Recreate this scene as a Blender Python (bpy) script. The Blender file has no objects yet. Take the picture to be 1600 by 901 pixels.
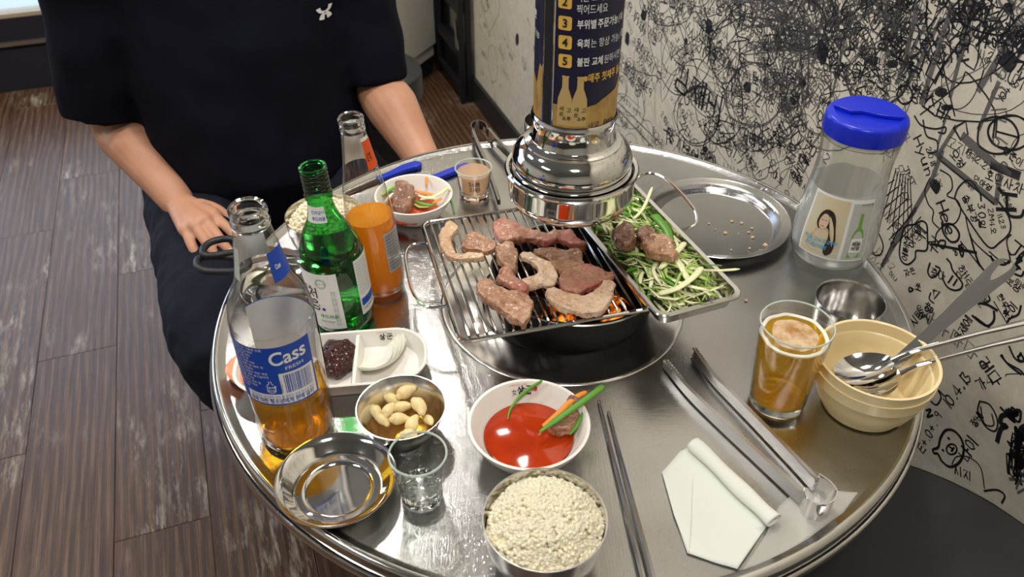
import bpy, bmesh, math, random
from math import sin, cos, pi, radians as R, sqrt, atan2
from mathutils import Vector, Matrix, noise as mnoise
from mathutils.bvhtree import BVHTree
random.seed(7)
sc = bpy.context.scene
COL = sc.collection

# ------------------------------------------------------------------ camera, world, light, exposure
FPX = 1300.0; PITCH = R(38.13); TZ = 0.72; CZ = TZ + 1.009*0.64
cam = bpy.data.objects.new('camera', bpy.data.cameras.new('camera')); COL.objects.link(cam)
cam.location = (0, 0, CZ); cam.rotation_euler = (pi/2 - PITCH, 0, 0)
cam.data.sensor_width = 36.0; cam.data.lens = FPX/1600*36.0; cam.data.clip_start = 0.02
sc.camera = cam
sc.view_settings.view_transform = 'Standard'; sc.view_settings.look = 'None'
sc.view_settings.exposure = 0.14; sc.view_settings.gamma = 1.0
try: sc.view_settings.use_curve_mapping = False
except Exception: pass
wld = bpy.data.worlds.new('world'); sc.world = wld; wld.use_nodes = True
wld.node_tree.nodes['Background'].inputs[0].default_value = (0.68, 0.78, 0.95, 1)
wld.node_tree.nodes['Background'].inputs[1].default_value = 3.0
A20 = R(20)
def rw(u, v, z=0.0):                       # room frame (u towards the written wall, v along it away from the camera)
    return Vector((u*cos(A20) - v*sin(A20), u*sin(A20) + v*cos(A20), z))
def area(name, loc, size, size_y, power, color, rot=(0, 0, A20)):
    l = bpy.data.lights.new(name, 'AREA'); l.shape = 'RECTANGLE'; l.size = size; l.size_y = size_y
    l.energy = power; l.color = color
    o = bpy.data.objects.new(name, l); COL.objects.link(o); o.location = loc; o.rotation_euler = rot
    return o
CEIL = 2.65
WARM = (1.0, 0.90, 0.76); NEUT = (1.0, 0.95, 0.88)
area('ceiling_lamp_light', rw(0.40, 1.10, CEIL-0.05), 0.30, 0.30, 15, NEUT)
area('ceiling_lamp_light', rw(0.05, -0.35, CEIL-0.05), 0.30, 0.30, 16, NEUT)
area('ceiling_lamp_light', rw(0.30, 2.55, CEIL-0.05), 0.25, 0.25, 15, NEUT)
area('ceiling_lamp_light', rw(-1.30, 2.3, CEIL-0.05), 0.30, 0.6, 16, NEUT)
area('ceiling_lamp_light', rw(-1.60, 0.5, CEIL-0.05), 0.30, 0.6, 16, NEUT)
area('ceiling_lamp_light', rw(-0.75, 1.35, CEIL-0.05), 0.2, 0.2, 6, NEUT)
cam.data.dof.use_dof = True; cam.data.dof.focus_distance = 0.95; cam.data.dof.aperture_fstop = 9.0

# ------------------------------------------------------------------ where a pixel of the photograph lies in the room
def ray(px, py):
    a = (px-800)/FPX; b = -(py-450.5)/FPX
    return Vector((a, cos(PITCH)+b*sin(PITCH), -sin(PITCH)+b*cos(PITCH)))
CAM = Vector((0, 0, CZ))
def at(px, py, z=0.0):                     # on the horizontal plane z metres above the table top
    d = ray(px, py); t = (TZ+z-CZ)/d.z; return CAM + d*t
def onY(px, py, Y):
    d = ray(px, py); return CAM + d*(Y/d.y)
UW = 0.8558
def wl(px, py):                            # on the written wall: (distance along it to the right, height)
    d = ray(px, py); nn = Vector((cos(A20), sin(A20), 0)); t = UW/d.dot(nn); p = CAM + d*t
    return (-(p.x*-sin(A20) + p.y*cos(A20)), p.z)
def oncyl(px, py, c, r):                   # first hit on a vertical cylinder: (angle, height above table)
    d = ray(px, py); a = d.x*d.x+d.y*d.y; ox, oy = -c[0], -c[1]
    b = 2*(ox*d.x+oy*d.y); cc = ox*ox+oy*oy-r*r; D = b*b-4*a*cc
    t = (-b-sqrt(max(D, 0)))/(2*a); p = CAM+d*t
    return atan2(p.y-c[1], p.x-c[0]), p.z-TZ

# ------------------------------------------------------------------ materials
def mat(name, color=(.5, .5, .5), rough=.5, metal=0.0, trans=0.0, ior=1.45, coat=0.0, sub=0.0, spec=None, sheen=0.0):
    m = bpy.data.materials.new(name); m.use_nodes = True
    b = m.node_tree.nodes['Principled BSDF']
    b.inputs['Base Color'].default_value = (*color, 1); b.inputs['Roughness'].default_value = rough
    b.inputs['Metallic'].default_value = metal; b.inputs['Transmission Weight'].default_value = trans
    b.inputs['IOR'].default_value = ior; b.inputs['Coat Weight'].default_value = coat
    if sub: b.inputs['Subsurface Weight'].default_value = sub; b.inputs['Subsurface Radius'].default_value = (.01, .005, .003); b.inputs['Subsurface Scale'].default_value = 1.0
    if spec is not None: b.inputs['Specular IOR Level'].default_value = spec
    if sheen: b.inputs['Sheen Weight'].default_value = sheen
    return m
def N(m, t, **kw):
    n = m.node_tree.nodes.new(t)
    for k, v in kw.items(): setattr(n, k, v)
    return n
def LK(m, a, b): m.node_tree.links.new(a, b)
def BS(m): return m.node_tree.nodes['Principled BSDF']
def tex(m, scale=(1, 1, 1), rot=(0, 0, 0), src='Object'):
    tc = N(m, 'ShaderNodeTexCoord'); mp = N(m, 'ShaderNodeMapping')
    mp.inputs['Scale'].default_value = scale; mp.inputs['Rotation'].default_value = rot
    LK(m, tc.outputs[src], mp.inputs['Vector']); return mp.outputs[0]
def noise(m, vec, scale, detail=4, rough=.55):
    n = N(m, 'ShaderNodeTexNoise'); n.inputs['Scale'].default_value = scale
    n.inputs['Detail'].default_value = detail; n.inputs['Roughness'].default_value = rough
    LK(m, vec, n.inputs['Vector']); return n.outputs[0]
def ramp(m, fac, stops):
    r = N(m, 'ShaderNodeValToRGB'); e = r.color_ramp.elements
    while len(e) < len(stops): e.new(.5)
    for k, (p, c) in enumerate(stops):
        e[k].position = p; e[k].color = (*c, 1) if len(c) == 3 else c
    LK(m, fac, r.inputs[0]); return r.outputs[0]
def bump(m, h, strength=.2, dist=.002):
    b = N(m, 'ShaderNodeBump'); b.inputs['Strength'].default_value = strength; b.inputs['Distance'].default_value = dist
    LK(m, h, b.inputs['Height']); LK(m, b.outputs[0], BS(m).inputs['Normal']); return b
def mixc(m, fac, a, b, mode='MIX'):
    x = N(m, 'ShaderNodeMix', data_type='RGBA', blend_type=mode)
    if isinstance(fac, float): x.inputs[0].default_value = fac
    else: LK(m, fac, x.inputs[0])
    for s, v in ((6, a), (7, b)):
        if isinstance(v, tuple): x.inputs[s].default_value = (*v, 1)
        else: LK(m, v, x.inputs[s])
    return x.outputs[2]
def mathn(m, op, a, b=0.0):
    x = N(m, 'ShaderNodeMath', operation=op)
    for s, v in ((0, a), (1, b)):
        if isinstance(v, (int, float)): x.inputs[s].default_value = v
        else: LK(m, v, x.inputs[s])
    return x.outputs[0]
def thin_glass(name, tint=(1, 1, 1), rough=0.0, extra=0.0):       # single wall of clear glass
    m = bpy.data.materials.new(name); m.use_nodes = True; nt = m.node_tree; nt.nodes.remove(BS(m))
    tr = N(m, 'ShaderNodeBsdfTransparent'); tr.inputs[0].default_value = (*tint, 1)
    gl = N(m, 'ShaderNodeBsdfGlossy'); gl.inputs['Roughness'].default_value = rough
    lw = N(m, 'ShaderNodeLayerWeight'); lw.inputs[0].default_value = .5
    f = mathn(m, 'ADD', mathn(m, 'MULTIPLY', mathn(m, 'POWER', lw.outputs['Facing'], 3.0), 0.80), .055+extra)
    LK(m, mixc(m, mathn(m, 'POWER', lw.outputs['Facing'], 3.0), tint, tuple(c*.62 for c in tint)), tr.inputs[0])
    mx = N(m, 'ShaderNodeMixShader'); LK(m, f, mx.inputs[0]); LK(m, tr.outputs[0], mx.inputs[1]); LK(m, gl.outputs[0], mx.inputs[2])
    LK(m, mx.outputs[0], nt.nodes['Material Output'].inputs[0]); return m
def liquid(name, color, ior=1.33, glow=.35, depth_col=None):       # coloured drink: partly clear, partly light-scattering
    m = bpy.data.materials.new(name); m.use_nodes = True; nt = m.node_tree; nt.nodes.remove(BS(m))
    g = N(m, 'ShaderNodeBsdfTransparent'); g.inputs[0].default_value = (*color, 1)
    t = N(m, 'ShaderNodeBsdfTranslucent'); t.inputs[0].default_value = (*(depth_col or color), 1)
    d = N(m, 'ShaderNodeBsdfDiffuse'); d.inputs[0].default_value = (*(depth_col or color), 1)
    gl = N(m, 'ShaderNodeBsdfGlossy'); gl.inputs['Roughness'].default_value = .02
    lw = N(m, 'ShaderNodeLayerWeight'); lw.inputs[0].default_value = .5
    fr = N(m, 'ShaderNodeMath', operation='ADD'); LK(m, mathn(m, 'MULTIPLY', mathn(m, 'POWER', lw.outputs['Facing'], 5.0), .6), fr.inputs[0]); fr.inputs[1].default_value = .025
    m0 = N(m, 'ShaderNodeMixShader'); m0.inputs[0].default_value = .5; LK(m, t.outputs[0], m0.inputs[1]); LK(m, d.outputs[0], m0.inputs[2])
    m1 = N(m, 'ShaderNodeMixShader'); m1.inputs[0].default_value = glow; LK(m, g.outputs[0], m1.inputs[1]); LK(m, m0.outputs[0], m1.inputs[2])
    m2 = N(m, 'ShaderNodeMixShader'); LK(m, fr.outputs[0], m2.inputs[0]); LK(m, m1.outputs[0], m2.inputs[1]); LK(m, gl.outputs[0], m2.inputs[2])
    LK(m, m2.outputs[0], nt.nodes['Material Output'].inputs[0]); return m

def steel(name, base=.62, rough=.16, brush=0.0, bs=(6, 260, 1), tint=(1, .985, .96)):
    m = mat(name, tuple(base*c for c in tint), rough, 1.0)
    if brush:
        v = tex(m, bs); n = noise(m, v, 6, 5); bump(m, n, brush, .0006)
    return m
M = {}
M['chrome'] = steel('polished_steel', .74, .07)
M['steel'] = steel('satin_steel', .66, .17)
M['bowl_steel'] = steel('bowl_steel', .70, .20, .08, (60, 60, 4))
M['dull_steel'] = steel('dull_steel', .50, .28)
M['dark_steel'] = steel('dark_steel', .30, .22)
# table: brushed and scratched stainless sheet
m = M['table'] = mat('scratched_steel', (.62, .62, .61), .2, 1.0)
v1 = tex(m, (7, 260, 1), (0, 0, R(12))); n1 = noise(m, v1, 5, 6, .6)
v2 = tex(m, (200, 9, 1), (0, 0, R(35))); n2 = noise(m, v2, 4, 5, .6)
v3 = tex(m, (1, 1, 1)); n3 = noise(m, v3, 7, 4)
h = mathn(m, 'ADD', mathn(m, 'MULTIPLY', n1, .7), mathn(m, 'MULTIPLY', n2, .55))
vs = tex(m, (16, 260, 1), (0, 0, R(-24))); s1 = noise(m, vs, 9, 2, .5)
vs2 = tex(m, (230, 18, 1), (0, 0, R(-8))); s2 = noise(m, vs2, 8, 2, .5)
sa = ramp(m, s1, [(.66, (0, 0, 0)), (.74, (1, 1, 1))]); sb = ramp(m, s2, [(.67, (0, 0, 0)), (.75, (1, 1, 1))])
h = mathn(m, 'ADD', h, mathn(m, 'ADD', mathn(m, 'MULTIPLY', sa, .5), mathn(m, 'MULTIPLY', sb, .5)))
bump(m, h, .13, .0012)
rr = N(m, 'ShaderNodeMapRange'); LK(m, n3, rr.inputs[0]); rr.inputs[1].default_value = .3; rr.inputs[2].default_value = .7; rr.inputs[3].default_value = .13; rr.inputs[4].default_value = .24
LK(m, rr.outputs[0], BS(m).inputs['Roughness'])
sab = mathn(m, 'MAXIMUM', sa, sb)
LK(m, mixc(m, mathn(m, 'MULTIPLY', sab, .55), ramp(m, n3, [(.25, (.37, .37, .37)), (.75, (.50, .50, .495))]), (.86, .86, .85)), BS(m).inputs['Base Color'])
M['rim'] = steel('rim_steel', .68, .12, .05, (4, 4, 300))
M['glass'] = thin_glass('clear_glass', (.97, .985, .975))
M['glass_thick'] = mat('thick_glass', (.97, 1, .985), 0.0, 0, 1.0, 1.5)
M['green_glass'] = thin_glass('green_glass', (.17, .60, .22))
M['green_thick'] = mat('thick_green_glass', (.08, .62, .18), 0.02, 0, 1.0, 1.5)
M['plastic_clear'] = thin_glass('clear_plastic', (.93, .94, .93), .08, .02)
M['beer'] = liquid('beer', (1.0, .80, .20), glow=.28, depth_col=(1.0, .60, .02))
M['beer_deep'] = liquid('stale_beer', (.99, .72, .14), glow=.25, depth_col=(.95, .52, .03))
M['orange'] = liquid('orange_drink', (.98, .50, .07), glow=.85, depth_col=(1.0, .45, .03))
M['pink_drink'] = liquid('pale_peach_drink', (1, .86, .72), glow=.55, depth_col=(.98, .70, .50))
M['oil'] = liquid('oil', (.93, .78, .45), ior=1.47, glow=.06)
m = M['foam'] = mat('beer_foam', (.93, .84, .70), .6, sub=.2)
M['white'] = mat('white_melamine', (.84, .81, .76), .22)
M['cream'] = mat('cream_melamine', (.80, .66, .38), .25)
M['paper'] = mat('label_paper', (.82, .83, .80), .5)
M['blue_label'] = mat('blue_label', (.012, .07, .46), .4)
M['navy'] = mat('navy_print', (.014, .013, .040), .38)
M['ink_black'] = mat('black_ink', (.012, .012, .014), .5)
M['ink_blue'] = mat('blue_ink', (.02, .06, .42), .5)
M['ink_green'] = mat('green_ink', (.10, .36, .14), .5)
M['ink_red'] = mat('red_ink', (.62, .03, .03), .5)
M['ink_grey'] = mat('grey_ink', (.22, .22, .23), .5)
M['ink_cyan'] = mat('cyan_ink', (.10, .45, .72), .5)
M['ink_white'] = mat('white_ink', (.85, .85, .84), .45)
M['ink_yellow'] = mat('yellow_ink', (.80, .50, .10), .45)
m = M['gold'] = mat('golden_print', (.50, .31, .09), .42)
LK(m, ramp(m, noise(m, tex(m, (30, 30, 12)), 2.2, 6, .65), [(.3, (.30, .17, .04)), (.7, (.62, .40, .13))]), BS(m).inputs['Base Color'])
M['blue_plastic'] = mat('blue_plastic', (.008, .03, .42), .32)
M['blue_cap'] = mat('blue_cap_plastic', (.006, .022, .55), .28)
M['black_plastic'] = mat('black_plastic', (.018, .019, .022), .42)
M['black_metal'] = mat('black_painted_metal', (.012, .012, .016), .45)
m = M['leather'] = mat('black_vinyl', (.022, .023, .025), .5)
bump(m, noise(m, tex(m, (1, 1, 1)), 90, 5), .25, .001)
m = M['iron'] = mat('sooty_iron', (.013, .012, .012), .68, spec=.3)
bump(m, noise(m, tex(m), 160, 5), .6, .002)
def spotted(name, stops, scale, rough=.5, bs=.3, bd=.002, sub=0.0, detail=6, coat=0.0, bscale=None):
    m = mat(name, (.5, .5, .5), rough, sub=sub, coat=coat); v = tex(m)
    LK(m, ramp(m, noise(m, v, scale, detail, .6), stops), BS(m).inputs['Base Color'])
    bump(m, noise(m, v, bscale or scale*2.2, 5, .6), bs, bd); return m
def meaty(name, lo, mid, hi, char=.5, pink=None):             # fibrous grilled meat with seared spots and a wet gloss
    m = mat(name, mid, .3, sub=.06, coat=.45); BS(m).inputs['Coat Roughness'].default_value = .18; v = tex(m); v2 = tex(m, (1, 2.6, 1), (0, 0, R(35)))
    a = noise(m, v, 45, 6, .65); b = noise(m, v2, 210, 5, .6); c = noise(m, v, 95, 5, .7)
    f = mathn(m, 'ADD', mathn(m, 'MULTIPLY', a, .6), mathn(m, 'MULTIPLY', b, .4))
    col = ramp(m, f, [(.34, lo), (.48, mid), (.64, hi)])
    if pink: col = mixc(m, ramp(m, noise(m, v, 28, 2), [(.46, (0, 0, 0)), (.62, (1, 1, 1))]), col, pink)
    col = mixc(m, mathn(m, 'MULTIPLY', ramp(m, c, [(.58, (0, 0, 0)), (.70, (1, 1, 1))]), char), col, (.10, .035, .012))
    LK(m, col, BS(m).inputs['Base Color']); bump(m, mathn(m, 'ADD', mathn(m, 'MULTIPLY', a, .5), mathn(m, 'MULTIPLY', b, .5)), .75, .004); return m
M['meat_pink'] = meaty('half_raw_meat', (.26, .095, .055), (.48, .22, .14), (.66, .40, .28), .5, (.50, .16, .12))
M['meat_brown'] = meaty('browned_meat', (.17, .07, .032), (.38, .185, .10), (.62, .40, .25), .6)
M['meat_dark'] = meaty('well_done_meat', (.07, .028, .018), (.22, .10, .06), (.44, .25, .16), .6)
M['fat'] = meaty('seared_fat', (.52, .27, .13), (.80, .54, .36), (.95, .76, .58), .8)
M['fat_pork'] = meaty('pork_fat_strip', (.40, .20, .10), (.60, .38, .22), (.78, .58, .40), .65)
M['garlic'] = spotted('garlic_flesh', [(.3, (.74, .56, .24)), (.7, (.88, .76, .46))], 40, .32, .1, .001, .25)
M['onion'] = mat('onion_flesh', (.92, .90, .78), .22, trans=.12, ior=1.2, sub=.3)
M['rice'] = mat('cooked_rice', (.95, .84, .60), .36, sub=.3)
M['ssamjang'] = spotted('soybean_paste', [(.3, (.022, .005, .004)), (.6, (.085, .018, .013)), (.8, (.22, .07, .045))], 170, .2, 1.0, .006, coat=.4)
M['red_sauce'] = spotted('red_sauce', [(.3, (.32, .020, .002)), (.7, (.46, .042, .004))], 30, .09, .05, .001)
M['orange_sauce'] = mat('pale_orange_sauce', (.80, .32, .18), .25)
M['kimchi'] = spotted('red_seasoning', [(.3, (.25, .02, .01)), (.6, (.60, .09, .02)), (.8, (.72, .28, .08))], 120, .25, .5, .003)
M['carrot'] = mat('carrot', (.78, .26, .02), .35)
M['leek_green'] = mat('scallion_green', (.10, .30, .025), .38)
M['leek_mid'] = mat('scallion_light_green', (.36, .52, .12), .38)
M['leek_pale'] = mat('scallion_white', (.76, .76, .46), .38)
M['crumb'] = spotted('crumb', [(.3, (.50, .30, .12)), (.7, (.78, .62, .40))], 200, .6)
m = M['tissue'] = mat('paper_napkin', (.80, .83, .77), .9)
bump(m, noise(m, tex(m), 700, 3), .12, .0004)
m = M['translucent_sheet'] = mat('translucent_sheet', (.72, .71, .66), .45); BS(m).inputs['Alpha'].default_value = .42
m = M['skin'] = mat('skin', (.58, .30, .19), .48, sub=.15)
LK(m, ramp(m, noise(m, tex(m), 14, 4), [(.3, (.53, .255, .155)), (.7, (.64, .345, .225))]), BS(m).inputs['Base Color'])
m = M['shirt'] = mat('navy_black_knit', (.0045, .005, .0115), .9, spec=.15)
bump(m, noise(m, tex(m), 900, 2), .15, .0006)
m = M['trousers'] = mat('dark_navy_cotton', (.0085, .0105, .019), .85, spec=.2)
bump(m, noise(m, tex(m, (300, 300, 900)), 3, 3), .15, .0008)
M['hair'] = mat('black_hair', (.012, .01, .009), .4)
M['lips'] = mat('lips', (.42, .14, .11), .4)
M['eye'] = mat('eye_white', (.8, .78, .75), .2)
m = M['coal'] = mat('charcoal_black', (.02, .018, .017), .8)
bump(m, noise(m, tex(m), 90, 5), .7, .004)
m = M['ember'] = mat('glowing_charcoal', (.05, .02, .01), .8)
nz = noise(m, tex(m), 34, 4)
LK(m, ramp(m, nz, [(.44, (.02, .003, .0)), (.54, (.9, .16, .005)), (.66, (1, .42, .05))]), BS(m).inputs['Emission Color'])
LK(m, ramp(m, nz, [(.44, (0, 0, 0)), (.58, (1, 1, 1))]), BS(m).inputs['Emission Strength'])
for l in list(m.node_tree.links):
    if l.to_socket.name == 'Emission Strength':
        src = l.from_socket; m.node_tree.links.remove(l)
        LK(m, mathn(m, 'MULTIPLY', src, 1.1), BS(m).inputs['Emission Strength']); break
# floor planks
m = M['plank'] = mat('worn_wood_plank', (.1, .06, .04), .35, spec=.45)
oi = N(m, 'ShaderNodeObjectInfo'); tc = N(m, 'ShaderNodeTexCoord')
ad = N(m, 'ShaderNodeVectorMath', operation='ADD'); sc3 = N(m, 'ShaderNodeVectorMath', operation='SCALE')
cmb = N(m, 'ShaderNodeCombineXYZ'); cmb.inputs[0].default_value = 3.1; cmb.inputs[1].default_value = 17.3; cmb.inputs[2].default_value = 9.7
LK(m, cmb.outputs[0], sc3.inputs[0]); LK(m, oi.outputs['Random'], sc3.inputs['Scale'])
LK(m, tc.outputs['Object'], ad.inputs[0]); LK(m, sc3.outputs[0], ad.inputs[1])
def vscale(m, v, s):
    x = N(m, 'ShaderNodeVectorMath', operation='MULTIPLY'); x.inputs[1].default_value = s; LK(m, v, x.inputs[0]); return x.outputs[0]
g1 = noise(m, vscale(m, ad.outputs[0], (210, 3.6, 1)), 1.6, 6, .68)
g2 = noise(m, vscale(m, ad.outputs[0], (11, 2.0, 1)), 1.0, 4, .6)
wv = N(m, 'ShaderNodeTexWave'); wv.inputs['Scale'].default_value = 16; wv.inputs['Distortion'].default_value = 9; wv.inputs['Detail'].default_value = 3; wv.inputs['Detail Scale'].default_value = .7
LK(m, vscale(m, ad.outputs[0], (1, .13, 1)), wv.inputs['Vector'])
grain = mathn(m, 'ADD', mathn(m, 'MULTIPLY', g1, .86), mathn(m, 'MULTIPLY', wv.outputs['Fac'], .14))
c1 = ramp(m, grain, [(.32, (.024, .011, .006)), (.50, (.070, .034, .017)), (.68, (.19, .112, .066))])
c2 = mixc(m, mathn(m, 'MULTIPLY', g2, .5), c1, (.085, .043, .026), 'MIX')
sc1 = noise(m, vscale(m, ad.outputs[0], (60, 9, 1)), 1.0, 6, .75)
sc2 = noise(m, vscale(m, ad.outputs[0], (6, 3.0, 1)), 1.0, 3, .5)
worn = mathn(m, 'MULTIPLY', ramp(m, sc1, [(.50, (0, 0, 0)), (.66, (1, 1, 1))]), ramp(m, sc2, [(.50, (0, 0, 0)), (.66, (1, 1, 1))]))
c3 = mixc(m, worn, c2, (.40, .35, .28))
LK(m, c3, BS(m).inputs['Base Color'])
bump(m, grain, .12, .001)
# written wall
m = M['wall'] = mat('grimy_plaster', (.5, .46, .38), .6)
v = tex(m); a = noise(m, v, 2.2, 5); b = noise(m, v, 40, 5, .7)
c = mixc(m, .5, ramp(m, a, [(.3, (.60, .55, .435)), (.7, (.80, .74, .60))]), ramp(m, b, [(.3, (.50, .46, .37)), (.6, (.74, .685, .56))]))
LK(m, c, BS(m).inputs['Base Color']); bump(m, b, .08, .001)
M['marker'] = mat('black_marker', (.014, .014, .018), .5)
M['marker_grey'] = mat('faded_marker', (.13, .12, .115), .6)
M['fridge'] = mat('off_white_enamel', (.74, .71, .63), .4)
M['plain_wall'] = mat('painted_wall', (.60, .56, .48), .7)
M['ceiling'] = mat('dark_ceiling', (.33, .325, .315), .8)
M['front_black'] = mat('black_aluminium', (.016, .017, .024), .4)
M['tan'] = mat('tan_seal', (.42, .34, .24), .6)
M['window_glass'] = thin_glass('window_glass', (.92, .95, .97), .02, .03)
M['outside'] = mat('outside_paving', (.50, .53, .58), .8)
M['lamp_panel'] = mat('lamp_diffuser', (.9, .9, .9), .6)
BS(M['lamp_panel']).inputs['Emission Color'].default_value = (1, .95, .88, 1)
BS(M['lamp_panel']).inputs['Emission Strength'].default_value = 5.0

# ------------------------------------------------------------------ mesh building
class MB:
    def __init__(s): s.v = []; s.f = []; s.mi = []; s.cur = 0
    def add(s, vs, fs):
        o = len(s.v); s.v += [tuple(x) for x in vs]
        for f in fs: s.f.append(tuple(i+o for i in f)); s.mi.append(s.cur)
        return s
    def box(s, lo, hi):
        x0, y0, z0 = lo; x1, y1, z1 = hi
        return s.add([(x0,y0,z0),(x1,y0,z0),(x1,y1,z0),(x0,y1,z0),(x0,y0,z1),(x1,y0,z1),(x1,y1,z1),(x0,y1,z1)],
                     [(0,3,2,1),(4,5,6,7),(0,1,5,4),(1,2,6,5),(2,3,7,6),(3,0,4,7)])
    def lathe(s, prof, seg=64, c=(0, 0, 0), close=False, fr=None):
        vs = []; fs = []; n = len(prof)
        for k in range(seg):
            a = 2*pi*k/seg
            for (r, z) in prof:
                q = r if fr is None else r*fr(a, z)
                vs.append((c[0]+q*cos(a), c[1]+q*sin(a), c[2]+z))
        m = n if close else n-1
        for k in range(seg):
            k2 = (k+1) % seg
            for i in range(m):
                j = (i+1) % n
                a, b, cc, d = k*n+i, k2*n+i, k2*n+j, k*n+j
                if prof[i][0] < 1e-6: fs.append((a, cc, d))
                elif prof[j][0] < 1e-6: fs.append((a, b, d))
                else: fs.append((a, b, cc, d))
        return s.add(vs, fs)
    def tube(s, pts, rad, seg=10, caps=True, closed=False, flat=1.0):
        P = [Vector(p) for p in pts]; n = len(P); rr = rad if isinstance(rad, (list, tuple)) else [rad]*n
        up = Vector((0, 0, 1)); vs = []; fs = []; prev = None
        for i in range(n):
            if closed: t = (P[(i+1) % n]-P[i-1])
            else: t = P[min(i+1, n-1)]-P[max(i-1, 0)]
            t = t.normalized() if t.length > 1e-9 else Vector((0, 0, 1))
            if prev is None:
                a = t.cross(up) if abs(t.dot(up)) < .95 else t.cross(Vector((1, 0, 0)))
            else: a = prev - t*prev.dot(t)
            a.normalize(); prev = a; b = t.cross(a)
            for k in range(seg):
                an = 2*pi*k/seg; vs.append(P[i] + (a*cos(an)+b*(sin(an)*flat))*rr[i])
        for i in range(n if closed else n-1):
            j = (i+1) % n
            for k in range(seg):
                k2 = (k+1) % seg; fs.append((i*seg+k, i*seg+k2, j*seg+k2, j*seg+k))
        if caps and not closed:
            fs.append(tuple(range(seg-1, -1, -1))); fs.append(tuple((n-1)*seg+k for k in range(seg)))
        return s.add(vs, fs)
    def limb(s, pts, rad, seg=14, flat=None):          # tube with rounded ends
        P = [Vector(p) for p in pts]; rr = list(rad)
        d0 = (P[0]-P[1]).normalized(); d1 = (P[-1]-P[-2]).normalized()
        A = [P[0]+d0*rr[0]*q for q in (.98, .8, .45)]; B = [P[-1]+d1*rr[-1]*q for q in (.45, .8, .98)]
        ra = [rr[0]*q for q in (.2, .6, .89)]; rb = [rr[-1]*q for q in (.89, .6, .2)]
        return s.tube(A+P+B, ra+rr+rb, seg, flat=flat or 1.0)
    def ell(s, c, r, seg=16, rings=10, rot=None):
        vs = [(0, 0, -1)]; fs = []
        for i in range(1, rings):
            t = -pi/2+pi*i/rings
            for k in range(seg): a = 2*pi*k/seg; vs.append((cos(t)*cos(a), cos(t)*sin(a), sin(t)))
        vs.append((0, 0, 1)); L = len(vs)-1
        for k in range(seg):
            k2 = (k+1) % seg; fs.append((0, 1+k2, 1+k)); fs.append((L, L-seg+k, L-seg+k2))
            for i in range(rings-2): fs.append((1+i*seg+k, 1+i*seg+k2, 1+(i+1)*seg+k2, 1+(i+1)*seg+k))
        out = []
        for q in vs:
            q = Vector((q[0]*r[0], q[1]*r[1], q[2]*r[2]))
            if rot is not None: q = rot @ q
            out.append(q+Vector(c))
        return s.add(out, fs)
    def prism(s, poly, z0, z1):
        n = len(poly); vs = [(x, y, z0) for x, y in poly]+[(x, y, z1) for x, y in poly]
        fs = [tuple(range(n-1, -1, -1)), tuple(range(n, 2*n))]+[(i, (i+1) % n, n+(i+1) % n, n+i) for i in range(n)]
        return s.add(vs, fs)
    def grid(s, fn, nu, nv):
        vs = [fn(i/nu, j/nv) for i in range(nu+1) for j in range(nv+1)]
        return s.add(vs, [(i*(nv+1)+j, (i+1)*(nv+1)+j, (i+1)*(nv+1)+j+1, i*(nv+1)+j+1) for i in range(nu) for j in range(nv)])
    def ribbon(s, pts, w, nrm=(0, 0, 1), to3=None):     # flat marker stroke along 2-D points
        n = len(pts)
        if n < 2: return s
        vs = []
        for i in range(n):
            a = pts[max(i-1, 0)]; b = pts[min(i+1, n-1)]; dx, dy = b[0]-a[0], b[1]-a[1]; L = sqrt(dx*dx+dy*dy) or 1
            ex = 0
            px, py = pts[i]
            if i == 0: px -= dx/L*w*.4; py -= dy/L*w*.4
            if i == n-1: px += dx/L*w*.4; py += dy/L*w*.4
            ox, oy = -dy/L*w/2, dx/L*w/2
            for q in ((px+ox, py+oy), (px-ox, py-oy)): vs.append(to3(*q) if to3 else (q[0], q[1], 0))
        return s.add(vs, [(2*i, 2*i+1, 2*i+3, 2*i+2) for i in range(n-1)])
    def build(s, name, mats, parent=None, loc=None, smooth=True, sharp=38, rotz=0.0):
        me = bpy.data.meshes.new(name); me.from_pydata(s.v, [], s.f)
        if not isinstance(mats, (list, tuple)): mats = [mats]
        for m in mats: me.materials.append(m)
        if len(mats) > 1: me.polygons.foreach_set('material_index', s.mi)
        bm = bmesh.new(); bm.from_mesh(me); bmesh.ops.recalc_face_normals(bm, faces=bm.faces); bm.to_mesh(me); bm.free()
        me.polygons.foreach_set('use_smooth', [smooth]*len(me.polygons))
        if smooth and sharp: me.set_sharp_from_angle(angle=R(sharp))
        me.update()
        o = bpy.data.objects.new(name, me); COL.objects.link(o)
        if parent: o.parent = parent
        if loc is not None: o.location = loc
        if rotz: o.rotation_euler = (0, 0, rotz)
        return o
def cr(pts, k=6, closed=False):                        # Catmull-Rom through points
    P = [Vector(p) for p in pts]; n = len(P); out = []
    for i in range(n if closed else n-1):
        if closed: a, b, c, d = P[i-1], P[i], P[(i+1) % n], P[(i+2) % n]
        else: a, b, c, d = P[max(i-1, 0)], P[i], P[i+1], P[min(i+2, n-1)]
        for j in range(k):
            t = j/k; out.append(.5*((2*b)+(c-a)*t+(2*a-5*b+4*c-d)*t*t+(3*b-a-3*c+d)*t**3))
    if not closed: out.append(P[-1])
    return out
def lerps(vals, k):
    out = []
    for i in range(len(vals)-1):
        for j in range(k): out.append(vals[i]+(vals[i+1]-vals[i])*j/k)
    return out+[vals[-1]]
def tag(o, label, cat, group=None, kind=None):
    o['label'] = label; o['category'] = cat
    if group: o['group'] = group
    if kind: o['kind'] = kind
    return o
def thing(name, label, cat, loc=(0, 0, 0), rotz=0.0, group=None):
    o = bpy.data.objects.new(name, None); COL.objects.link(o); o.location = loc; o.rotation_euler = (0, 0, rotz); o.empty_display_size = .02
    return tag(o, label, cat, group)
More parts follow.
